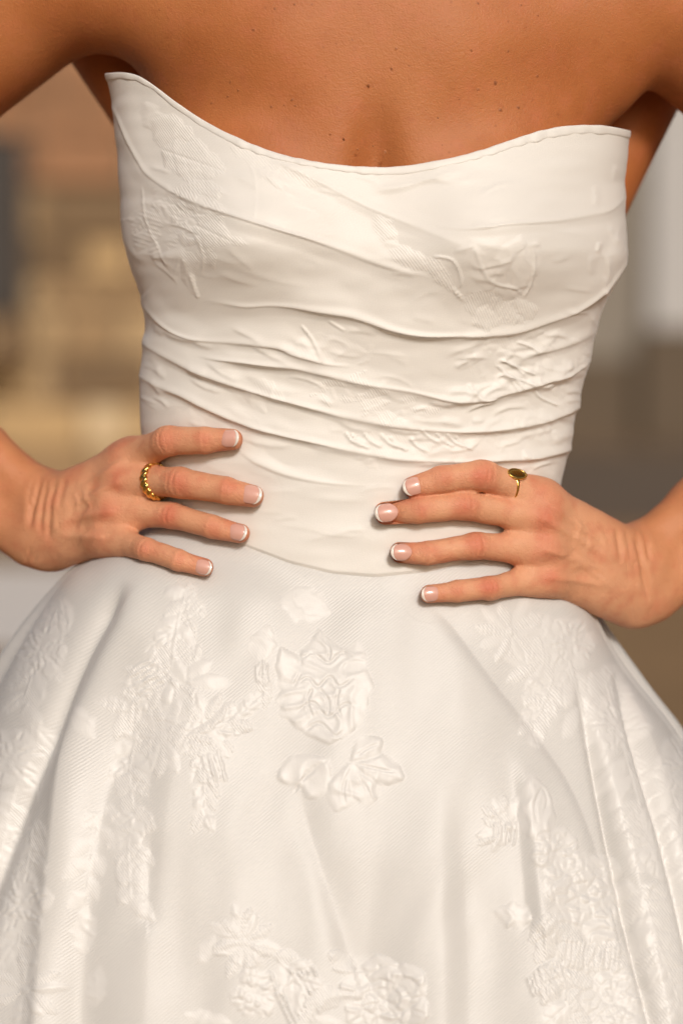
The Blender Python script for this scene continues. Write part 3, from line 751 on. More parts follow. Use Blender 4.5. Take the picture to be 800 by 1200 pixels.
SFOLDS = [  # line, amplitude mm, width on the left / right side (px), start taper
 ([(150, 676), (130, 715), (100, 772), (66, 850), (32, 925), (4, 1000), (-38, 1120), (-60, 1220)], -9, 13, 15, .10),
 ([(178, 676), (150, 708), (114, 758), (94, 806), (80, 866), (68, 960), (54, 1090), (42, 1230)], 6, 15, 34, .12),
 ([(210, 760), (160, 850), (126, 930), (112, 1020), (100, 1120), (92, 1230)], -4.5, 24, 34, .4),
 ([(262, 700), (240, 790), (205, 900), (190, 1010), (176, 1120), (170, 1230)], 2.5, 24, 46, .4),
 ([(178, 960), (176, 1010), (174, 1075)], -1.4, 9, 15, .4),
 ([(505, 780), (512, 900), (516, 1020), (520, 1230)], 3, 50, 26, .5),
 ([(530, 900), (540, 980), (546, 1060), (552, 1230)], -2.6, 24, 50, .5),
 ([(500, 705), (530, 732), (575, 790), (625, 852), (668, 915), (700, 990), (716, 1060)], -2.6, 8, 40, .15),
 ([(604, 860), (618, 930), (626, 1000), (634, 1080)], 3.6, 14, 24, .35),
 ([(596, 880), (606, 940), (612, 1000), (618, 1080)], -1.5, 11, 14, .35),
 ([(668, 760), (678, 806), (698, 900), (720, 1010), (745, 1130), (770, 1230)], -5.5, 6, 8, .3),
 ([(680, 780), (694, 830), (716, 910), (742, 1010), (768, 1120), (792, 1230)], 2.6, 10, 30, .3),
 ([(716, 765), (730, 820), (752, 905), (778, 1000), (805, 1110), (830, 1230)], -6, 6, 8, .2),
 ([(726, 770), (744, 825), (770, 900), (796, 1000), (824, 1110), (850, 1230)], 3, 10, 30, .2),
 ([(400, 690), (385, 800), (372, 920), (365, 1050), (360, 1230)], 2.0, 46, 46, .5),
 ([(440, 800), (436, 950), (430, 1230)], -2, 36, 36, .5),
 ([(345, 900), (366, 980), (392, 1060), (410, 1120)], -2.4, 14, 30, .4),
]
def skirt_fold(px, py):
    H = np.zeros(px.shape)
    for pts, A, wl, wr, e0 in SFOLDS:
        sd, t = polyline(spline(pts, 4), px, py, 120)
        # travel is downwards: sd > 0 = left side
        w = np.where(sd > 0, wl, wr)
        g = np.exp(-np.abs(sd / w) ** 1.7)
        H += A * g * smooth01(t / e0)
    return H
drop = np.concatenate([np.linspace(0, 60, 60, endpoint=False), np.linspace(60, 640, 430, endpoint=False), np.linspace(640, 2140, 26)])
seam_p = torso(TH, zb, .0006)
s_, c_ = np.sin(TH), np.cos(TH)
NRS = len(drop)
dp = drop[:, None]
# the seam dips in front: there the skirt starts lower
Rside = np.where(s_ < 0, RL(dp), RR(dp)) * S * 1.06
Rfront = RF(dp) * S
Rr = Rfront * (c_ ** 2)[None] + Rside * (s_ ** 2)[None]
outd = np.stack([s_, -c_, 0 * s_], -1)
zg0 = z_of_py(604.0)
endz = 0.015
GS = seam_p[None] + outd[None] * Rr[..., None]
zline = zb[None] - dp * S * 1.04
GS[..., 2] = zline
GS[:, :, 2] = np.maximum(GS[:, :, 2], endz + 0 * dp)
spx, spy = proj(GS)
fs = smooth01((np.cos(TH) + .05) / .25)[None]
Hs = skirt_fold(spx, spy)
# gathered pleats round the side and the back, where the picture gives no lines
Hs = Hs * fs + (1 - fs) * 9 * np.sin(TH * 23)[None] * smooth01(dp / 200)
lower = smooth01((dp - 640) / 500)
Hs = Hs + lower * 14 * np.sin(TH * 19 + 1)[None]
ms = samp(HM, spx, spy) * in_map(spx, spy) * fs
nsk = Noise(14, .012, .04, 9); nsk2 = Noise(16, .08, .2, 11)
Hn = (.9 * nsk(spx * 1.4, spy * .5) + .10 * nsk2(spx, spy * .6)) * smooth01(dp / 50)
NS = normals(GS, True)
GSD = GS + NS * ((Hs + Hn + ms * 1.45) * .001)[..., None]
UVS = np.stack([np.broadcast_to(arc * 1.0, spx.shape) * (1 + dp * .0011), zline], -1)
UVS[..., 0] = np.where(fs > .5, spx * S, UVS[..., 0])

# ---- lookup: depth of the dress front at a pixel
YM = np.full((420, 400), 9.0)
for G in (GBD, GSD):
    a, b = proj(G.reshape(-1, 3)); yv = G.reshape(-1, 3)[:, 1]
    i = np.clip((b + 60) / 3.2, 0, 419).astype(int); j = np.clip((a + 200) / 3, 0, 399).astype(int)
    ok = (a > -200) & (a < 990) & (b > -60) & (b < 1280)
    np.minimum.at(YM, (i[ok], j[ok]), yv[ok])
def ydress(px, py):
    return float(YM[int(np.clip((py + 60) / 3.2, 0, 419)), int(np.clip((px + 200) / 3, 0, 399))])
# ------------------------------------------------------------------ body: one continuous surface grown from a distance field
def V(px, py, y): return P(float(px), float(py), float(y))
class Cone:
    def __init__(s, a, b, r1, r2, flat=None):
        s.a, s.b, s.r1, s.r2 = np.array(a), np.array(b), r1, r2
        ab = s.b - s.a; s.f = [np.float32(v) for v in (*s.a, *ab, 1.0 / (ab @ ab), r1, r2 - r1)]
    def __call__(s, p):
        if not isinstance(p, tuple): p = cols(p)
        ax, ay, az, bx, by, bz, il, r1, dr = s.f
        x = p[0] - ax; y = p[1] - ay; z = p[2] - az
        t = x * bx; t += y * by; t += z * bz; t *= il
        np.maximum(t, 0, out=t); np.minimum(t, 1, out=t)
        x -= t * bx; y -= t * by; z -= t * bz
        x *= x; y *= y; z *= z; x += y; x += z
        np.sqrt(x, out=x); t *= dr; t += r1; x -= t
        return x
class Ell:
    def __init__(s, c, r, rot=None):
        s.c, s.r = [np.float32(v) for v in c], [np.float32(v) for v in r]
    def __call__(s, p):
        if not isinstance(p, tuple): p = cols(p)
        k0 = 0; k1 = 0
        for q, c, r in zip(p, s.c, s.r):
            e = (q - c) / r; k0 = k0 + e * e; e = e / r; k1 = k1 + e * e
        k0 = np.sqrt(k0)
        return k0 * (k0 - 1) / np.maximum(np.sqrt(k1), np.float32(1e-6))
def cols(p):
    p = np.asarray(p)
    return tuple(np.ascontiguousarray(p[:, k], dtype=np.float32) for k in range(3))
def smin(a, b, k):
    k = np.asarray(k, np.float32)
    h = np.maximum(k - np.abs(a - b), 0) / k
    return np.minimum(a, b) - h * h * k * np.float32(.25)
def chain(prims, p, k):
    d = prims[0](p)
    for q in prims[1:]: d = smin(d, q(p), k)
    return d

MM = .001
class Hand:
    def __init__(s, side, fingers, wrist, carp, thumb, elbow, fore):
        s.side = side; s.fingers = []; s.palm = []
        s.joints = {}
        for nm, js in fingers.items():
            pts, rr = [], []
            for k, (px, py, r, y) in enumerate(js):
                r = r * MM
                if y is None:
                    inw = 5 if side < 0 else -5
                    yy = min(ydress(px + dx, py + dy) for dx in (0, inw) for dy in (-6, 0, 6)) - r * .92
                else: yy = y
                pts.append(V(px, py, yy)); rr.append(r)
            s.joints[nm] = (pts, rr)
        for (nm, (pts, rr)), cp in zip(s.joints.items(), carp):
            c = V(*cp[:3])
            s.palm.append(Cone(c, pts[0], cp[3] * MM, rr[0] * 1.02))
            f = [Cone(pts[0], pts[1], rr[0] * .98, rr[1] * .98), Cone(pts[1], pts[2], rr[1] * .99, rr[2] * 1.0), Cone(pts[2], pts[3], rr[2] * 1.0, rr[3])]
            f.append(Cone(pts[1] * .94 + pts[0] * .06, pts[1] * .94 + pts[2] * .06, rr[1] * 1.02, rr[1] * 1.02))
            w0 = .40 if side < 0 else .30
            s.palm.append(Cone(pts[0], pts[0] + (pts[1] - pts[0]) * w0, rr[0] * .80, rr[0] * .66))
            s.fingers.append(f)
        s.wrist = V(*wrist[:3])
        s.fore = fore
        s.thumb = thumb
        allp = np.array([q for pts, _ in s.joints.values() for q in pts] + [s.wrist])
        s.lo = allp.min(0) - .035; s.hi = allp.max(0) + .035
    def fing(s, p):
        d = None
        for f in s.fingers:
            e = chain(f, p, 1.6 * MM)
            d = e if d is None else smin(d, e, 1.2 * MM)
        return d
    def __call__(s, p):
        pal = chain(s.palm, p, 15 * MM)
        d = smin(s.fing(p), pal, 7 * MM)
        return smin(d, chain(s.thumb, p, 8 * MM), 10 * MM)

# joints: px, py, radius (mm), depth (None = lying on the dress)
SHL, ELL_ = V(58, -28, .125), V(-340, 314, .175)
SHR, ELR = V(784, -4, .125), V(1160, 346, .165)
WL, WR = (46, 612, .118), (752, 678, .105)
left = Hand(-1, {
 'index':  [(151, 537, 10.2, .082), (197, 517, 9.0, None), (241, 515.5, 7.9, None), (272, 515, 6.3, None)],
 'middle': [(144, 563, 10.6, .074), (210, 565, 9.0, None), (266, 575, 8.2, None), (296, 581, 6.8, None)],
 'ring':   [(133, 598, 10.2, .072), (200, 604, 7.8, None), (248, 617, 7.0, None), (281, 625, 6.0, None)],
 'little': [(124, 630, 9.4, .074), (172, 644, 6.8, None), (209, 656, 6.3, None), (240, 665, 5.4, None)]},
 WL, [(66, 590, .114, 16), (60, 604, .108, 16), (60, 622, .108, 16), (64, 642, .112, 14.5)],
 [Cone(V(70, 588, .125), V(108, 566, .160), .014, .012), Cone(V(108, 566, .160), V(150, 556, .185), .011, .009), Cone(V(150, 556, .185), V(190, 556, .196), .009, .0075)],
 ELL_, None)
right = Hand(1, {
 'index':  [(634, 585, 10.2, .052), (566, 557, 9.0, None), (516, 562, 8.2, None), (484, 571, 6.4, None)],
 'middle': [(632, 606, 10.6, .046), (543, 592, 8.5, None), (491, 598, 7.8, None), (452, 602, 6.6, None)],
 'ring':   [(636, 643, 10.2, .046), (556, 640, 7.9, None), (501, 648, 6.9, None), (469, 648, 6.0, None)],
 'little': [(641, 676, 9.6, .050), (574, 689, 7.0, None), (535, 693, 6.4, None), (503, 696, 5.4, None)]},
 WR, [(738, 654, .100, 16), (742, 666, .094, 16), (742, 688, .094, 16), (736, 708, .098, 14.5)],
 [Cone(V(730, 652, .112), V(700, 634, .150), .014, .012), Cone(V(700, 634, .150), V(670, 628, .178), .011, .009), Cone(V(670, 628, .178), V(640, 632, .19), .009, .0075)],
 ELR, None)

fa = []
for W, E, dz in ((WL, ELL_, 1), (WR, ELR, -1)):
    w = V(*W); ax = (E - w); L = np.linalg.norm(ax); ax = ax / L
    side = np.cross(ax, np.array([0, 1, 0])); side /= np.linalg.norm(side)
    for sg in (-1, 1):
        o = side * sg * .0125
        fa.append([Cone(w + o, w + ax * .06 + o * 1.0, .0165, .0185), Cone(w + ax * .06 + o, w + ax * .16 + o * 1.3, .0185, .027), Cone(w + ax * .16 + o * 1.3, E + o, .027, .030)])
arms = [Cone(SHL, SHL * .45 + ELL_ * .55, .050, .043), Cone(SHL * .45 + ELL_ * .55, ELL_, .043, .036),
        Cone(SHR, SHR * .45 + ELR * .55, .050, .043), Cone(SHR * .45 + ELR * .55, ELR, .043, .036)]
trunk = [Ell(V(428, 190, .118), (.136, .088, .27)), Ell(V(420, 500, .105), (.104, .066, .20)), Ell(V(420, 780, .11), (.12, .085, .12)),
         Ell(V(282, 278, .066), (.052, .050, .058)), Ell(V(585, 285, .066), (.052, .050, .058))]
pecs = [Cone(V(330, 40, .082), V(130, -30, .112), .046, .044), Cone(V(530, 50, .082), V(742, 0, .112), .046, .044),
        Cone(V(620, 135, .098), V(688, 88, .108), .034, .032), Cone(V(240, -90, .115), SHL, .045, .045), Cone(V(620, -80, .115), SHR, .045, .045),
        Cone(V(425, -60, .14), V(425, -330, .155), .055, .052), Ell(V(425, -60, .12), (.15, .07, .08))]
lats = [Cone(V(222, 190, .180), V(128, 50, .195), .028, .028), Cone(V(690, 226, .180), V(752, 100, .195), .028, .028)]

def body_sdf(p, hands=True):
    p = np.asarray(p); c3 = cols(p); X = c3[0]
    d = chain(trunk, c3, .035)
    d = smin(d, chain(pecs, c3, .03), .03)
    d = smin(d, chain(lats, c3, .004), .012)
    for i, H in enumerate((left, right)):
        m = (X < -.02) if i == 0 else (X > .02)
        if not m.any(): continue
        cm = tuple(q[m] for q in c3); dm = d[m]
        dm = smin(dm, smin(arms[2 * i](cm), arms[2 * i + 1](cm), .02), .010)
        f = smin(chain(fa[2 * i], cm, .01), chain(fa[2 * i + 1], cm, .01), .012)
        E = (ELL_, ELR)[i]
        de = np.sqrt((cm[0] - E[0]) ** 2 + (cm[1] - E[1]) ** 2 + (cm[2] - E[2]) ** 2)
        dm = smin(dm, f, .008 + .012 * smooth01((.16 - de) / .08))
        hb = np.ones(len(dm), bool)
        for k in range(3): hb &= (cm[k] > H.lo[k] - .02) & (cm[k] < H.hi[k] + .02)
        if hands and hb.any():
            hd = H(tuple(q[hb] for q in cm))
            # the hand is blended only into its own forearm, never into the trunk
            kk = .0006 + .0154 * smooth01((np.abs(cm[0][hb]) - .112) / .012)
            dm[hb] = smin(dm[hb], hd, kk)
        d[m] = dm
    return d

lo = np.array([-.47, -.06, ZC - .16]); hi = np.array([.47, .27, ZC + .44])
VOX = .0019
nb = np.ceil((hi - lo) / (VOX * 12)).astype(int)
dims = nb * 12 + 1
F = np.empty(dims, np.float32)
cs = np.stack(np.meshgrid(*[np.arange(n) for n in nb], indexing='ij'), -1).reshape(-1, 3)
cent = lo + (cs * 12 + 6) * VOX
cd = body_sdf(cent)
act = np.abs(cd) < VOX * 12 * .87 * 1.25 + .004
sgn = np.where(cd > 0, 1.0, -1.0).astype(np.float32)
big = np.repeat(np.repeat(np.repeat(sgn.reshape(nb), 12, 0), 12, 1), 12, 2)
F[:] = 1.0
F[:-1, :-1, :-1] = big
del big
loc = np.stack(np.meshgrid(*[np.arange(13)] * 3, indexing='ij'), -1).reshape(-1, 3)
ab = cs[act]
for i in range(0, len(ab), 160):
    bl = ab[i:i + 160]
    idx = (bl[:, None, :] * 12 + loc[None]).reshape(-1, 3)
    val = body_sdf(lo + idx * VOX)
    F[idx[:, 0], idx[:, 1], idx[:, 2]] = val
# naive surface nets
neg = F < 0
c = np.zeros(tuple(np.array(F.shape) - 1), np.int8)
for dx in (0, 1):
    for dy in (0, 1):
        for dz in (0, 1):
            c += neg[dx:dx + c.shape[0], dy:dy + c.shape[1], dz:dz + c.shape[2]]
mix = (c > 0) & (c < 8)
cell = np.argwhere(mix)
vid = np.full(mix.shape, -1, np.int32); vid[mix] = np.arange(len(cell))
acc = np.zeros((len(cell), 3)); cnt = np.zeros(len(cell))
cor = [(x, y, z) for x in (0, 1) for y in (0, 1) for z in (0, 1)]
for a in cor:
    for ax in range(3):
        if a[ax] == 1: continue
        b = list(a); b[ax] = 1
        fa_ = F[cell[:, 0] + a[0], cell[:, 1] + a[1], cell[:, 2] + a[2]]; fb_ = F[cell[:, 0] + b[0], cell[:, 1] + b[1], cell[:, 2] + b[2]]
        m = (fa_ < 0) != (fb_ < 0)
        t = np.where(m, fa_ / np.where(m, fa_ - fb_, 1), 0)
        pt = np.tile(np.array(a, float), (len(cell), 1)); pt[:, ax] += t
        acc[m] += pt[m]; cnt[m] += 1
BV = lo + (cell + acc / np.maximum(cnt, 1)[:, None]) * VOX
quads = []
for ax in range(3):
    s0 = [slice(1, -1)] * 3; s0[ax] = slice(0, -1)
    s1 = [slice(1, -1)] * 3; s1[ax] = slice(1, None)
    A_, B_ = neg[tuple(s0)], neg[tuple(s1)]
    e = np.argwhere(A_ != B_)
    flip = A_[e[:, 0], e[:, 1], e[:, 2]]
    g = e.copy()
    for k in range(3):
        if k != ax: g[:, k] += 1
    u, w_ = (ax + 1) % 3, (ax + 2) % 3
    def cv(du, dw):
        h = g.copy(); h[:, u] += du; h[:, w_] += dw
        return vid[h[:, 0], h[:, 1], h[:, 2]]
    q = np.stack([cv(-1, -1), cv(0, -1), cv(0, 0), cv(-1, 0)], 1)
    q[~flip] = q[~flip][:, ::-1]
    quads.append(q)
BQ = np.concatenate(quads)
BQ = BQ[(BQ >= 0).all(1)]
del F, neg, c, mix, vid

TET = np.array([(1, -1, -1), (-1, -1, 1), (-1, 1, -1), (1, 1, 1)], float)
def grad(p, e=.0005):
    g = np.zeros_like(p)
    for k in TET: g += k * body_sdf(p + k * e)[:, None]
    g /= np.linalg.norm(g, axis=1, keepdims=True) + 1e-12
    return g
# finer mesh on the two hands
handm = np.zeros(len(BV), bool)
for H in (left, right):
    handm |= np.all((BV > H.lo - .012) & (BV < H.hi + .012), axis=1)
fsel = handm[BQ].all(1)
SQ, OQ = BQ[fsel], BQ[~fsel]
ed = np.sort(np.stack([SQ, np.roll(SQ, -1, 1)], -1).reshape(-1, 2), 1).astype(np.int64)
key = ed[:, 0] * (len(BV) + 1) + ed[:, 1]
uk, inv_ = np.unique(key, return_inverse=True)
ua, ub = uk // (len(BV) + 1), uk % (len(BV) + 1)
nv0 = len(BV)
mid = nv0 + inv_.reshape(-1, 4)
cen = nv0 + len(uk) + np.arange(len(SQ))
BV = np.concatenate([BV, (BV[ua] + BV[ub]) / 2, BV[SQ].mean(1)])
sub = [np.stack([SQ[:, k], mid[:, k], cen, mid[:, (k + 3) % 4]], 1) for k in range(4)]
BQ4 = np.concatenate(sub)
edmap = {int(k): nv0 + i for i, k in enumerate(uk)}
oe = np.sort(np.stack([OQ, np.roll(OQ, -1, 1)], -1).reshape(-1, 2), 1).astype(np.int64)
ok_ = oe[:, 0] * (nv0 + 1) + oe[:, 1]
hit = np.isin(ok_, uk).reshape(-1, 4)
plain = OQ[~hit.any(1)]
ngons = []
for row, hrow, krow in zip(OQ[hit.any(1)], hit[hit.any(1)], ok_.reshape(-1, 4)[hit.any(1)]):
    f = []
    for k in range(4):
        f.append(int(row[k]))
        if hrow[k]: f.append(edmap[int(krow[k])])
    ngons.append(f)
# settle every vertex on the surface
for _ in range(1):
    for i in range(0, len(BV), 200000):
        p = BV[i:i + 200000]
        BV[i:i + 200000] = p - grad(p) * np.clip(body_sdf(p), -.001, .001)[:, None]
BN = np.concatenate([grad(BV[i:i + 200000]) for i in range(0, len(BV), 200000)])

# creases and knuckles: small reliefs on the surface
disp = np.zeros(len(BV)); RED = np.zeros(len(BV)); PINK = np.zeros(len(BV))
qpx, qpy = proj(BV)
facing = BN[:, 1] < .2
CREASES = [  # picture line, depth mm, width px
 ([(50, 553), (44, 575), (37, 600), (35, 622)], 2.0, 3.6), ([(57, 556), (52, 580), (48, 606), (47, 630)], 1.6, 3.2), ([(68, 558), (60, 585), (57, 612), (57, 640)], 1.4, 3.2),
 ([(78, 558), (71, 580), (68, 600)], .8, 3.0), ([(42, 556), (36, 575), (30, 596)], .7, 3),
 ([(744, 618), (750, 650), (757, 690), (759, 708)], 1.7, 3.4), ([(753, 616), (758, 640), (761, 662)], 1.3, 3.0), ([(721, 616), (725, 640), (728, 662)], 1.1, 3.2), ([(732, 616), (736, 640), (738, 660)], .6, 3),
 ([(687, 624), (688, 636), (684, 644)], .5, 2.6), ([(656, 655), (670, 652), (676, 644)], .5, 2.6)]
VEINS = [([(110, 560), (98, 578), (104, 596), (92, 615), (96, 632)], .45, 3.0), ([(118, 612), (104, 622), (92, 640)], .4, 2.8), ([(84, 574), (90, 590), (84, 606)], .35, 2.6),
 ([(668, 600), (680, 618), (676, 636), (688, 652), (704, 660)], .45, 3.0), ([(664, 668), (682, 664), (700, 676), (716, 690)], .45, 3.0), ([(690, 610), (704, 626), (712, 648)], .35, 2.6)]
hz = np.zeros(len(BV), bool)
for H in (left, right): hz |= np.all((BV > H.lo - .03) & (BV < H.hi + .03), axis=1)
hx, hy = qpx[hz], qpy[hz]
dh = np.zeros(hx.shape)
for pts, dep, wd in CREASES:
    sd, t = polyline(spline(pts, 4), hx, hy, 30)
    en = smooth01(t * 4) * smooth01((1 - t) * 4)
    dh += -dep * en * np.exp(-(sd / wd) ** 2) + dep * .22 * en * np.exp(-((np.abs(sd) - 2.3 * wd) / (1.2 * wd)) ** 2) * (np.abs(sd) < 40)
for pts, dep, wd in VEINS:
    sd, t = polyline(spline(pts, 4), hx, hy, 30)
    dh += np.where(np.abs(sd) < 25, 1.5 * dep * np.exp(-(sd / wd) ** 2) * smooth01(t * 4) * smooth01((1 - t) * 4), 0)
r3 = np.random.default_rng(12)
for W0, sgx in ((WL, 1), (WR, -1)):          # fine crossing creases round the wrist
    for _ in range(16):
        cx, cy = W0[0] + sgx * r3.uniform(-16, 26), W0[1] + r3.uniform(-48, 48)
        a = math.radians(90 + r3.uniform(-32, 32)); L = r3.uniform(14, 40)
        sd, t = polyline([(cx - math.cos(a) * L / 2, cy - math.sin(a) * L / 2), (cx + r3.uniform(-2, 2), cy), (cx + math.cos(a) * L / 2, cy + math.sin(a) * L / 2)], hx, hy, 12)
        dh += np.where(np.abs(sd) < 10, -r3.uniform(.15, .4) * np.exp(-(sd / 1.9) ** 2) * smooth01(t * 3) * smooth01((1 - t) * 3), 0)
disp[hz] += dh * facing[hz]
for H in (left, right):
    for nm, (pts, rr) in H.joints.items():
        pts = np.array(pts)
        # tendon from the knuckle towards the wrist
        t0 = np.array(proj(pts[0][None])).ravel(); t1 = np.array(proj(H.wrist[None])).ravel()
        te = t0 * .28 + t1 * .72 + (t0 - np.array(proj(np.array(H.joints['middle'][0])[:1])).ravel()) * .18
        sd, tt_ = polyline([t0, t0 * .5 + te * .5 + np.array([0, -1.5]), te], qpx[hz], qpy[hz], 30)
        disp[hz] += np.where(np.abs(sd) < 25, 1.05 * np.exp(-(sd / 4.2) ** 2) * smooth01((1 - tt_) * 2.2) * smooth01(tt_ * 6 + .4), 0) * (BN[hz][:, 1] < 0)
        for k, am, rd in ((0, 2.1, .58), (1, .35, .72), (2, .1, .40)):
            q = pts[k] + np.array([0, -1, .15]) * rr[k]
            d = np.linalg.norm(BV[hz] - q, axis=1)
            disp[hz] += am * np.exp(-(d / (rr[k] * (.85 if k == 0 else .6))) ** 2) * (BN[hz][:, 1] < 0)
            RED[hz] = np.maximum(RED[hz], rd * np.exp(-(d / (rr[k] * .92)) ** 2))
            if k in (1, 2):       # wrinkles across the joint
                axd = pts[k + 1] - pts[k - 1]; axd /= np.linalg.norm(axd)
                u = (BV[hz] - pts[k]) @ axd
                win_ = np.exp(-(u / (rr[k] * .55)) ** 2) * np.exp(-(d / (rr[k] * .95)) ** 4) * (BN[hz][:, 1] < .1)
                perp = (BV[hz] - q) @ np.cross(axd, [0, 1, 0])
                disp[hz] += -.60 * (1 if k == 1 else .5) * win_ * (np.abs(np.sin(u / .0021 * 1.57 + 14 * perp * np.sign(u))) ** 6)
        d = np.linalg.norm(BV[hz] - pts[3], axis=1)
        RED[hz] = np.maximum(RED[hz], .40 * np.exp(-(d / .012) ** 2))
        # grooves between neighbouring tendons make the back of the hand uneven
    PT = [np.array(p) for p, _ in H.joints.values()]
    for a, b in zip(PT[:-1], PT[1:]):
        m0 = (a[0] + b[0]) / 2 + np.array([0, -.012, 0]); m1 = m0 * .55 + (H.wrist + np.array([0, -.02, 0])) * .45
        d = Cone(m0, m1, 0, 0)(BV[hz])
        disp[hz] += -2.3 * np.exp(-(d / .0065) ** 2) * (BN[hz][:, 1] < 0)
    dw = (BV - H.wrist) @ ((H.wrist - (ELL_, ELR)[0 if H is left else 1]) / np.linalg.norm(H.wrist - (ELL_, ELR)[0 if H is left else 1]))
    PINK = np.where((np.sign(BV[:, 0]) == H.side) & (qpy > 430), np.maximum(PINK, .34 + .66 * smooth01((dw + .035) / .07)), PINK)
nb3 = Noise(12, 180, 520, 21)
disp += .16 * nb3(BV[:, 0], BV[:, 2]) * hz
BV2 = BV + BN * (disp * MM)[:, None]
# sternum hollow between the breasts, soft collar of tissue above the neckline
sx = np.exp(-((qpx - 440) / 27) ** 2) * np.exp(-np.clip((205 - qpy) / 75, 0, 9) ** 2) * (BN[:, 1] < 0)
BV2[:, 1] += .014 * sx

person = empty('person', (0, .11, 0))
tag(person, 'tanned person in strapless white dress with both hands on hips', 'person')
faces = [list(map(int, f)) for f in ngons]
nq = np.concatenate([plain, BQ4])
# one mesh, quads plus the few joining polygons
loops = np.concatenate([nq.ravel(), np.array([i for f in faces for i in f], np.int64)]) if faces else nq.ravel()
sizes = np.concatenate([np.full(len(nq), 4), np.array([len(f) for f in faces], int)]) if faces else np.full(len(nq), 4)
me = bpy.data.meshes.new('body')
me.vertices.add(len(BV2)); me.vertices.foreach_set('co', BV2.astype(np.float32).ravel())
me.loops.add(len(loops)); me.loops.foreach_set('vertex_index', loops.astype(np.int32))
me.polygons.add(len(sizes)); me.polygons.foreach_set('loop_start', np.concatenate([[0], np.cumsum(sizes)[:-1]]).astype(np.int32))
me.update(calc_edges=True); me.validate()
me.polygons.foreach_set('use_smooth', np.ones(len(me.polygons), dtype=bool))
for an, av in (('red', RED), ('pink', PINK)):
    at = me.attributes.new(an, 'FLOAT', 'POINT'); at.data.foreach_set('value', av.astype(np.float32))
me.materials.append(M_SKIN)
body = bpy.data.objects.new('body', me); scene.collection.objects.link(body); adopt(body, person)

# ---- skin surface lookup along a camera ray
def hit_skin(px, py, y0=-.05, y1=.2):
    d = P(px, py, 1.0) - CAM; d /= np.linalg.norm(d)
    t = (y0 - CAM[1]) / d[1]
    for _ in range(80):
        q = CAM + d * t
        s = float(body_sdf(q[None])[0])
        if s < 1e-5: break
        t += s * .9
    return CAM + d * t

# ------------------------------------------------------------------ fingernails
def nail(H, nm):
    pts, rr = H.joints[nm]
    a, b, r = np.array(pts[2]), np.array(pts[3]), rr[3]
    ax = b - a; L = np.linalg.norm(ax); ax /= L
    n = np.array([0, -1, .22 if nm != 'little' else .12]); n -= ax * (n @ ax); n /= np.linalg.norm(n)
    bi = np.cross(ax, n)
    hw = r * .80; ln = r * 2.1
    ns, nw = 23, 17
    root = b + ax * (r * 1.04 - ln)
    V1 = []
    for i in range(ns):
        s = i / (ns - 1)
        for j in range(nw):
            w = -1 + 2 * j / (nw - 1)
            # rounded root and rounded free edge
            s0 = .36 * (w * w); s1 = 1 - .20 * w * w - .10 * w ** 4
            ss = s0 + (s1 - s0) * s
            wid = hw * (.86 + .14 * math.sin(math.pi * min(1, .25 + ss * .6)))
            ang = w * 1.02
            R = wid / math.sin(1.02)
            hgt = r * .80 + (r * .20) * (1 - (1 - min(1, ss * 2.2)) ** 2) - .16 * r * max(0, ss - .55) ** 2 * 4
            q = root + ax * ss * ln + bi * (R * math.sin(ang)) + n * (hgt - R * (1 - math.cos(ang)) * .95 + .0003)
            V1.append(q)
    V1 = np.array(V1)
    f = grid_faces(ns, nw)
    cut = int(ns * .85)
    rows = np.repeat(np.arange(ns - 1), nw - 1)
    pk = mesh_obj('fingernail', V1, f[rows < cut], M_NAIL); adopt(pk, person)
    wt = mesh_obj('nail_tip', V1 + n * .00005, f[rows >= cut], M_NAILW); adopt(wt, pk)
    for o in (pk, wt):
        md = o.modifiers.new('thickness', 'SOLIDIFY'); md.thickness = .0006; md.offset = 0
    tag(wt, 'white painted tip of the nail')
for H in (left, right):
    for nm in ('index', 'middle', 'ring', 'little'): nail(H, nm)

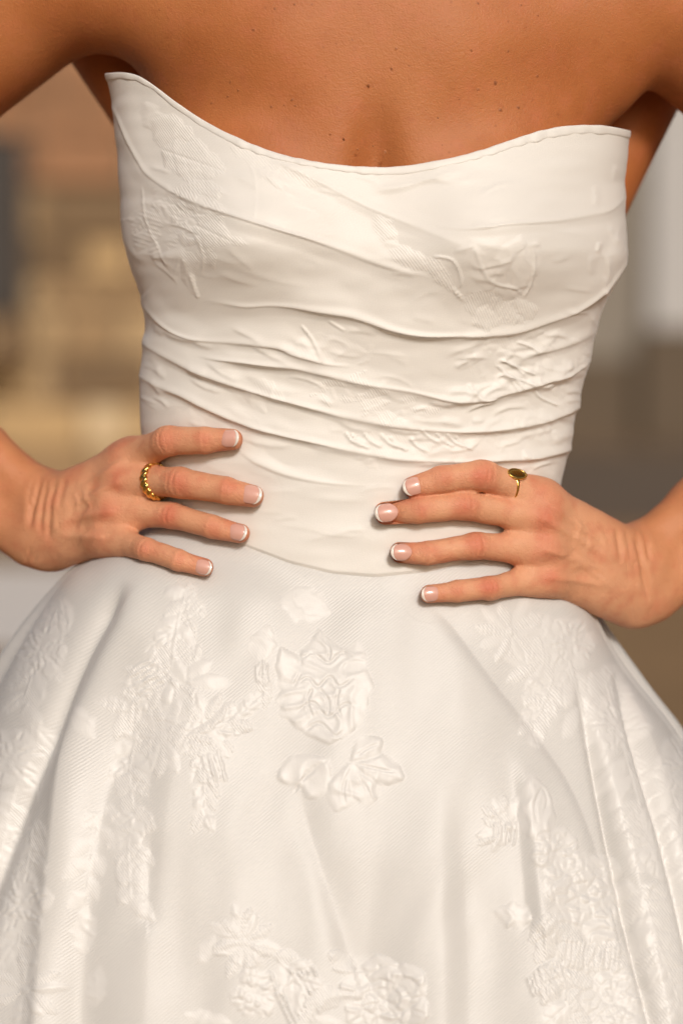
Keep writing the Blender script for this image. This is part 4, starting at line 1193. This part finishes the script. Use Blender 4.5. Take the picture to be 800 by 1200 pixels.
# ------------------------------------------------------------------ moles on the chest
MOLES = [(248, 121, 2.2), (270, 96, 2.2), (279, 106, 2.4), (267, 113, 1.8), (297, 35, 2.6), (342, 117, 2.4), (346, 124, 2.0), (318, 125, 2.2), (333, 123, 1.6), (387, 157, 2.6), (403, 162, 2.0), (419, 175, 2.2), (451, 178, 3.4), (437, 171, 1.8),
         (464, 57, 2.2), (459, 80, 1.8), (432, 99, 1.8), (552, 59, 2.0), (538, 116, 1.6), (560, 105, 2.6), (580, 97, 3.4), (586, 129, 3.0), (607, 126, 2.6), (629, 89, 2.4), (595, 60, 2.0), (518, 170, 1.7), (513, 138, 1.5), (322, 10, 2), (345, 5, 2), (560, 4, 2.4), (610, 6, 1.8), (630, 18, 1.6)]
for mx, my, mr in MOLES:
    q = hit_skin(mx, my)
    n = grad(q[None])[0]
    t1 = np.cross(n, [0, 0, 1.0]); t1 /= np.linalg.norm(t1); t2 = np.cross(n, t1)
    vs, at = [], []
    R = mr * S * (.92 if my < 150 else .62)
    prof = ((0, .00016, 1), (.35, .00015, .95), (.65, .0001, .6), (.85, .00003, .2), (1.1, -.00012, 0))
    vs.append(q + n * prof[0][1]); at.append(prof[0][2] * .85)
    ph = rng.uniform(0, 6.28)
    for rr_, hh, aa in prof[1:]:
        for k in range(12):
            an = k / 12 * 2 * math.pi
            r2 = R * rr_ * (1 + .16 * math.sin(2 * an + ph) + .08 * math.sin(3 * an + ph))
            vs.append(q + t1 * r2 * math.cos(an) + t2 * r2 * math.sin(an) + n * hh); at.append(aa * .85)
    fs_ = [(0, 1 + k, 1 + (k + 1) % 12) for k in range(12)]
    for ring in range(3):
        b0, b1 = 1 + ring * 12, 13 + ring * 12
        fs_ += [(b0 + k, b1 + k, b1 + (k + 1) % 12, b0 + (k + 1) % 12) for k in range(12)]
    # outward facing
    v0, v1, v2 = np.array(vs[0]), np.array(vs[1]), np.array(vs[2])
    if np.cross(v1 - v0, v2 - v0) @ n < 0: fs_ = [tuple(reversed(f)) for f in fs_]
    adopt(mesh_obj('mole', np.array(vs), fs_, M_SKIN, attrs={'mole': np.array(at) * rng.uniform(.5, .85)}), person)

# ------------------------------------------------------------------ rings
def frame(ax, up):
    ax = ax / np.linalg.norm(ax); u = up - ax * (up @ ax); u /= np.linalg.norm(u)
    return ax, u, np.cross(ax, u)
pts, rr = left.joints['middle']
c0 = pts[0] * .36 + pts[1] * .64; c0 = pts[0] + (pts[1] - pts[0]) * .60
ax, u, w = frame(np.array(pts[1]) - np.array(pts[0]) + np.array([.0, 0, .010]), np.array([0, -1, .3]))
Rf = (rr[0] * .4 + rr[1] * .6) * .98 + .0011
nt, nt2 = 288, 28
vs = []
for i in range(nt):
    a = 2 * math.pi * i / nt
    rad = u * math.cos(a) + w * math.sin(a)
    thick = .0011 + .0006 * (.5 + .5 * math.cos(a))
    for j in range(nt2):
        b = 2 * math.pi * j / nt2
        rope = 1 + .42 * (abs(math.sin(8 * a + b * 1.0)) - .55)
        vs.append(c0 + rad * (Rf + thick * .9 * rope * math.cos(b)) + ax * (thick * 1.55 * rope * math.sin(b)))
vs = np.array(vs).reshape(nt, nt2, 3)
vs = np.concatenate([vs, vs[:1]], 0)
ring1 = empty('gold_ring', c0); tag(ring1, 'chunky twisted gold ring on middle finger of the hand at left', 'ring')
adopt(mesh_obj('band', vs.reshape(-1, 3), grid_faces(nt + 1, nt2, True)[:, ::-1].copy(), M_GOLD), ring1)

pts, rr = right.joints['index']
pts = [np.array(p) for p in pts]
c1 = pts[0] + (pts[1] - pts[0]) * .56
ax, u, w = frame(pts[1] - pts[0] + np.array([-.006, 0, -.012]), np.array([0, -.72, .69]))
Rf = (rr[0] * .44 + rr[1] * .56) * 1.0 + .0001
vs = []
for i in range(145):
    a = 2 * math.pi * i / 144
    rad = u * math.cos(a) + w * math.sin(a)
    wd = .0007 + .0011 * max(0, math.cos(a)) ** 6
    for j in range(16):
        b = 2 * math.pi * j / 16
        vs.append(c1 + rad * (Rf + .00055 * math.cos(b)) + ax * wd * math.sin(b))
ring2 = empty('gold_ring', c1); tag(ring2, 'thin gold ring with dark oval face on index finger of the hand at right', 'ring')
adopt(mesh_obj('band', np.array(vs), grid_faces(145, 16, True)[:, ::-1].copy(), M_GOLD), ring2)
def oval(name, ra, rb, prof, mat):
    vs, nn = [], 48
    for (sc, h) in prof:
        for k in range(nn):
            a = 2 * math.pi * k / nn
            vs.append(c1 + u * (Rf + h) + ax * ra * sc * math.cos(a) + w * rb * sc * math.sin(a))
    f = [list(map(int, q)) for q in grid_faces(len(prof), nn, True)]
    f.append(list(range((len(prof) - 1) * nn, len(prof) * nn)))
    f.insert(0, list(range(nn))[::-1])
    me_ = mesh_obj(name, np.array(vs), f, mat)
    import bmesh
    bm = bmesh.new(); bm.from_mesh(me_.data); bmesh.ops.recalc_face_normals(bm, faces=bm.faces); bm.to_mesh(me_.data); bm.free()
    return me_
bez = oval('bezel', .0068, .0042, [(.80, -.0004), (1.0, .0004), (1.04, .0011), (1.0, .0016), (.90, .0017), (.84, .0013), (.83, .0008)], M_GOLD); adopt(bez, ring2)
face_ = oval('signet_face', .0057, .0036, [(1.0, .0009), (.98, .00125), (.9, .00135)], M_GOLDD); adopt(face_, bez)
tag(face_, 'dark engraved oval face')
for k in range(5):
    uu = -.0028 + k * .0014
    q0 = c1 + u * (Rf + .00138)
    hl = .0024 * math.sqrt(max(.1, 1 - (uu / .0048) ** 2))
    vs = [q0 + ax * (uu + sx_ * .00022) + w * sy_ * hl + u * h_ for h_ in (0, .00025) for sx_, sy_ in ((-1, -1), (1, -1), (1, 1), (-1, 1))]
    e = mesh_obj('engraved_ridge', np.array(vs), [[0, 3, 2, 1], [4, 5, 6, 7], [0, 1, 5, 4], [1, 2, 6, 5], [2, 3, 7, 6], [3, 0, 4, 7]], M_GOLD, smooth=False)
    adopt(e, bez)
# ------------------------------------------------------------------ the dress, emitted as parts
# cloth gives way where the hands and body press on it
def make_way(G, margin):
    flat = G.reshape(-1, 3)
    for H in (left, right):
        m = np.all((flat > H.lo - .02) & (flat < H.hi + .02), axis=1)
        idx = np.nonzero(m)[0]
        for _ in range(3):
            d = H(flat[idx])
            if _ == 0:      # the cloth dents under the fingers
                near = d < .012
                flat[idx[near], 1] += .0016 * np.exp(-np.clip(d[near], 0, 1) / .0035)
                d = H(flat[idx])
            k = d < margin
            if not k.any(): break
            ii = idx[k]
            push = np.clip(margin - d[k], 0, .012)
            dirv = np.tile(np.array([0.0, 1.0, 0.0]), (len(ii), 1))
            flat[ii] += dirv * push[:, None]
    return flat.reshape(G.shape)
GSD = make_way(GSD, .0004)
GBD = make_way(GBD, .0004)
# ... and lies over the body, never inside it
fm = np.nonzero((np.abs(THB) < 2.0))[0]
flat = GBD[:, fm].reshape(-1, 3); nn_ = N0[:, fm].reshape(-1, 3)
for _ in range(2):
    d = np.concatenate([body_sdf(flat[i:i + 100000], False) for i in range(0, len(flat), 100000)])
    k = d < .0016
    flat[k] += nn_[k] * (np.clip(.0016 - d[k], 0, .01))[:, None]
GBD[:, fm] = flat.reshape(GBD.shape[0], len(fm), 3)
dress = empty('wedding_dress', (0, YC, 0))
tag(dress, 'strapless ivory wedding dress with draped bodice and floral jacquard skirt', 'dress')
def emit(G, UV, part, ids, wrapname):
    nr, nc = G.shape[:2]
    f = grid_faces(nr, nc, True)[:, ::-1].copy()
    a, b = proj(G.reshape(-1, 3))
    pxv, pyv = UVPX[part]
    mv = samp(MASKF, pxv, pyv) * in_map(pxv, pyv) * FRONT[part]
    rb = samp(RB, pxv, pyv) * in_map(pxv, pyv) * FRONT[part]
    idv = np.where(in_map(pxv, pyv) & (FRONT[part] > .5), samp(MID, pxv, pyv, True), 0).ravel()
    fid = idv[f[:, 0]]
    fid = np.where(np.isin(fid, ids), fid, 0)
    # separate pieces of one motif become separate parts; crumbs stay in the ground cloth
    nxt = 100
    for i in ids:
        sel = np.nonzero(fid == i)[0]
        if len(sel) == 0: continue
        vv, iv = np.unique(f[sel], return_inverse=True); iv = iv.reshape(-1, 4)
        lab = np.arange(len(vv))
        while True:
            m = lab[iv].min(1); old = lab.copy()
            np.minimum.at(lab, iv.ravel(), np.repeat(m, 4))
            lab = lab[lab]
            if (old == lab).all(): break
        fl = lab[iv[:, 0]]
        for u_, n_ in zip(*np.unique(fl, return_counts=True)):
            if n_ < 220: fid[sel[fl == u_]] = 0
            else: fid[sel[fl == u_]] = nxt; nxt += 1
    ids = range(100, nxt)
    out = {}
    V_ = G.reshape(-1, 3); U_ = UV.reshape(-1, 2); mv = mv.ravel(); rb = rb.ravel()
    # one normal per vertex for the whole cloth, so that motif and ground join without a seam
    for i in [0] + list(ids):
        ff = f[fid == i]
        if len(ff) == 0: continue
        used, inv2 = np.unique(ff, return_inverse=True)
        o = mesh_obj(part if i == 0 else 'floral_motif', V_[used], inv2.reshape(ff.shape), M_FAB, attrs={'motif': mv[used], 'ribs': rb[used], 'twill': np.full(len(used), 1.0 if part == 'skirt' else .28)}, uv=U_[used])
        out[i] = o
    return out
UVPX = {'bodice': (gpx, gpy), 'skirt': (spx, spy)}
FRONT = {'bodice': np.broadcast_to((np.cos(THB) > -.2)[None], gpx.shape).astype(float), 'skirt': np.broadcast_to(fs, spx.shape)}
ob = emit(GBD, UVB, 'bodice', list(range(1, 9)), 'bodice')
os_ = emit(GSD, UVS, 'skirt', list(range(11, 22)), 'skirt')
adopt(ob[0], dress); adopt(os_[0], dress)
for o, par in ((ob, ob[0]), (os_, os_[0])):
    for k, q in o.items():
        if k: adopt(q, par)
# neckline binding: a folded edge of cloth over the top of the bodice
top = GBD[0]; nrm = normals(GBD, True)[0]
down = GBD[8] - GBD[0]; down /= np.linalg.norm(down, axis=1, keepdims=True)
wv = (3.6 + 1.3 * np.exp(-((gpx[0] - 600) / 70) ** 2) + .5 * np.sin(gpx[0] * .03)) * MM
prof = [(-.7, .9), (-.8, .35), (-.7, 0.0), (-.3, -.16), (.15, -.16), (.48, -.04), (.60, .15), (.62, .5), (.55, .85), (.36, 1.05), (-.15, 1.14)]
pk_ = Noise(10, .12, .5, 51)(gpx[0], gpx[0] * .3)
wv = wv * (1 + .07 * pk_)
NB_ = []
for off, dn in prof:
    NB_.append(top + nrm * (off * .001 + (.00016 * pk_[:, None] if off > 0 else 0)) + down * (dn * wv)[:, None])
NBg = np.array(NB_)
adopt(mesh_obj('neckline_binding', NBg.reshape(-1, 3), grid_faces(len(prof), len(THB), True)[:, ::-1].copy(), M_FAB,
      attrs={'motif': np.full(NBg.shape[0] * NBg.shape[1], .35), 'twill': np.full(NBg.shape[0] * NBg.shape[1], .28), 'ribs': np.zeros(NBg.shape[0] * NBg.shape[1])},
      uv=np.stack([np.broadcast_to(ARCB, NBg.shape[:2]), NBg[..., 2]], -1).reshape(-1, 2)), ob[0])
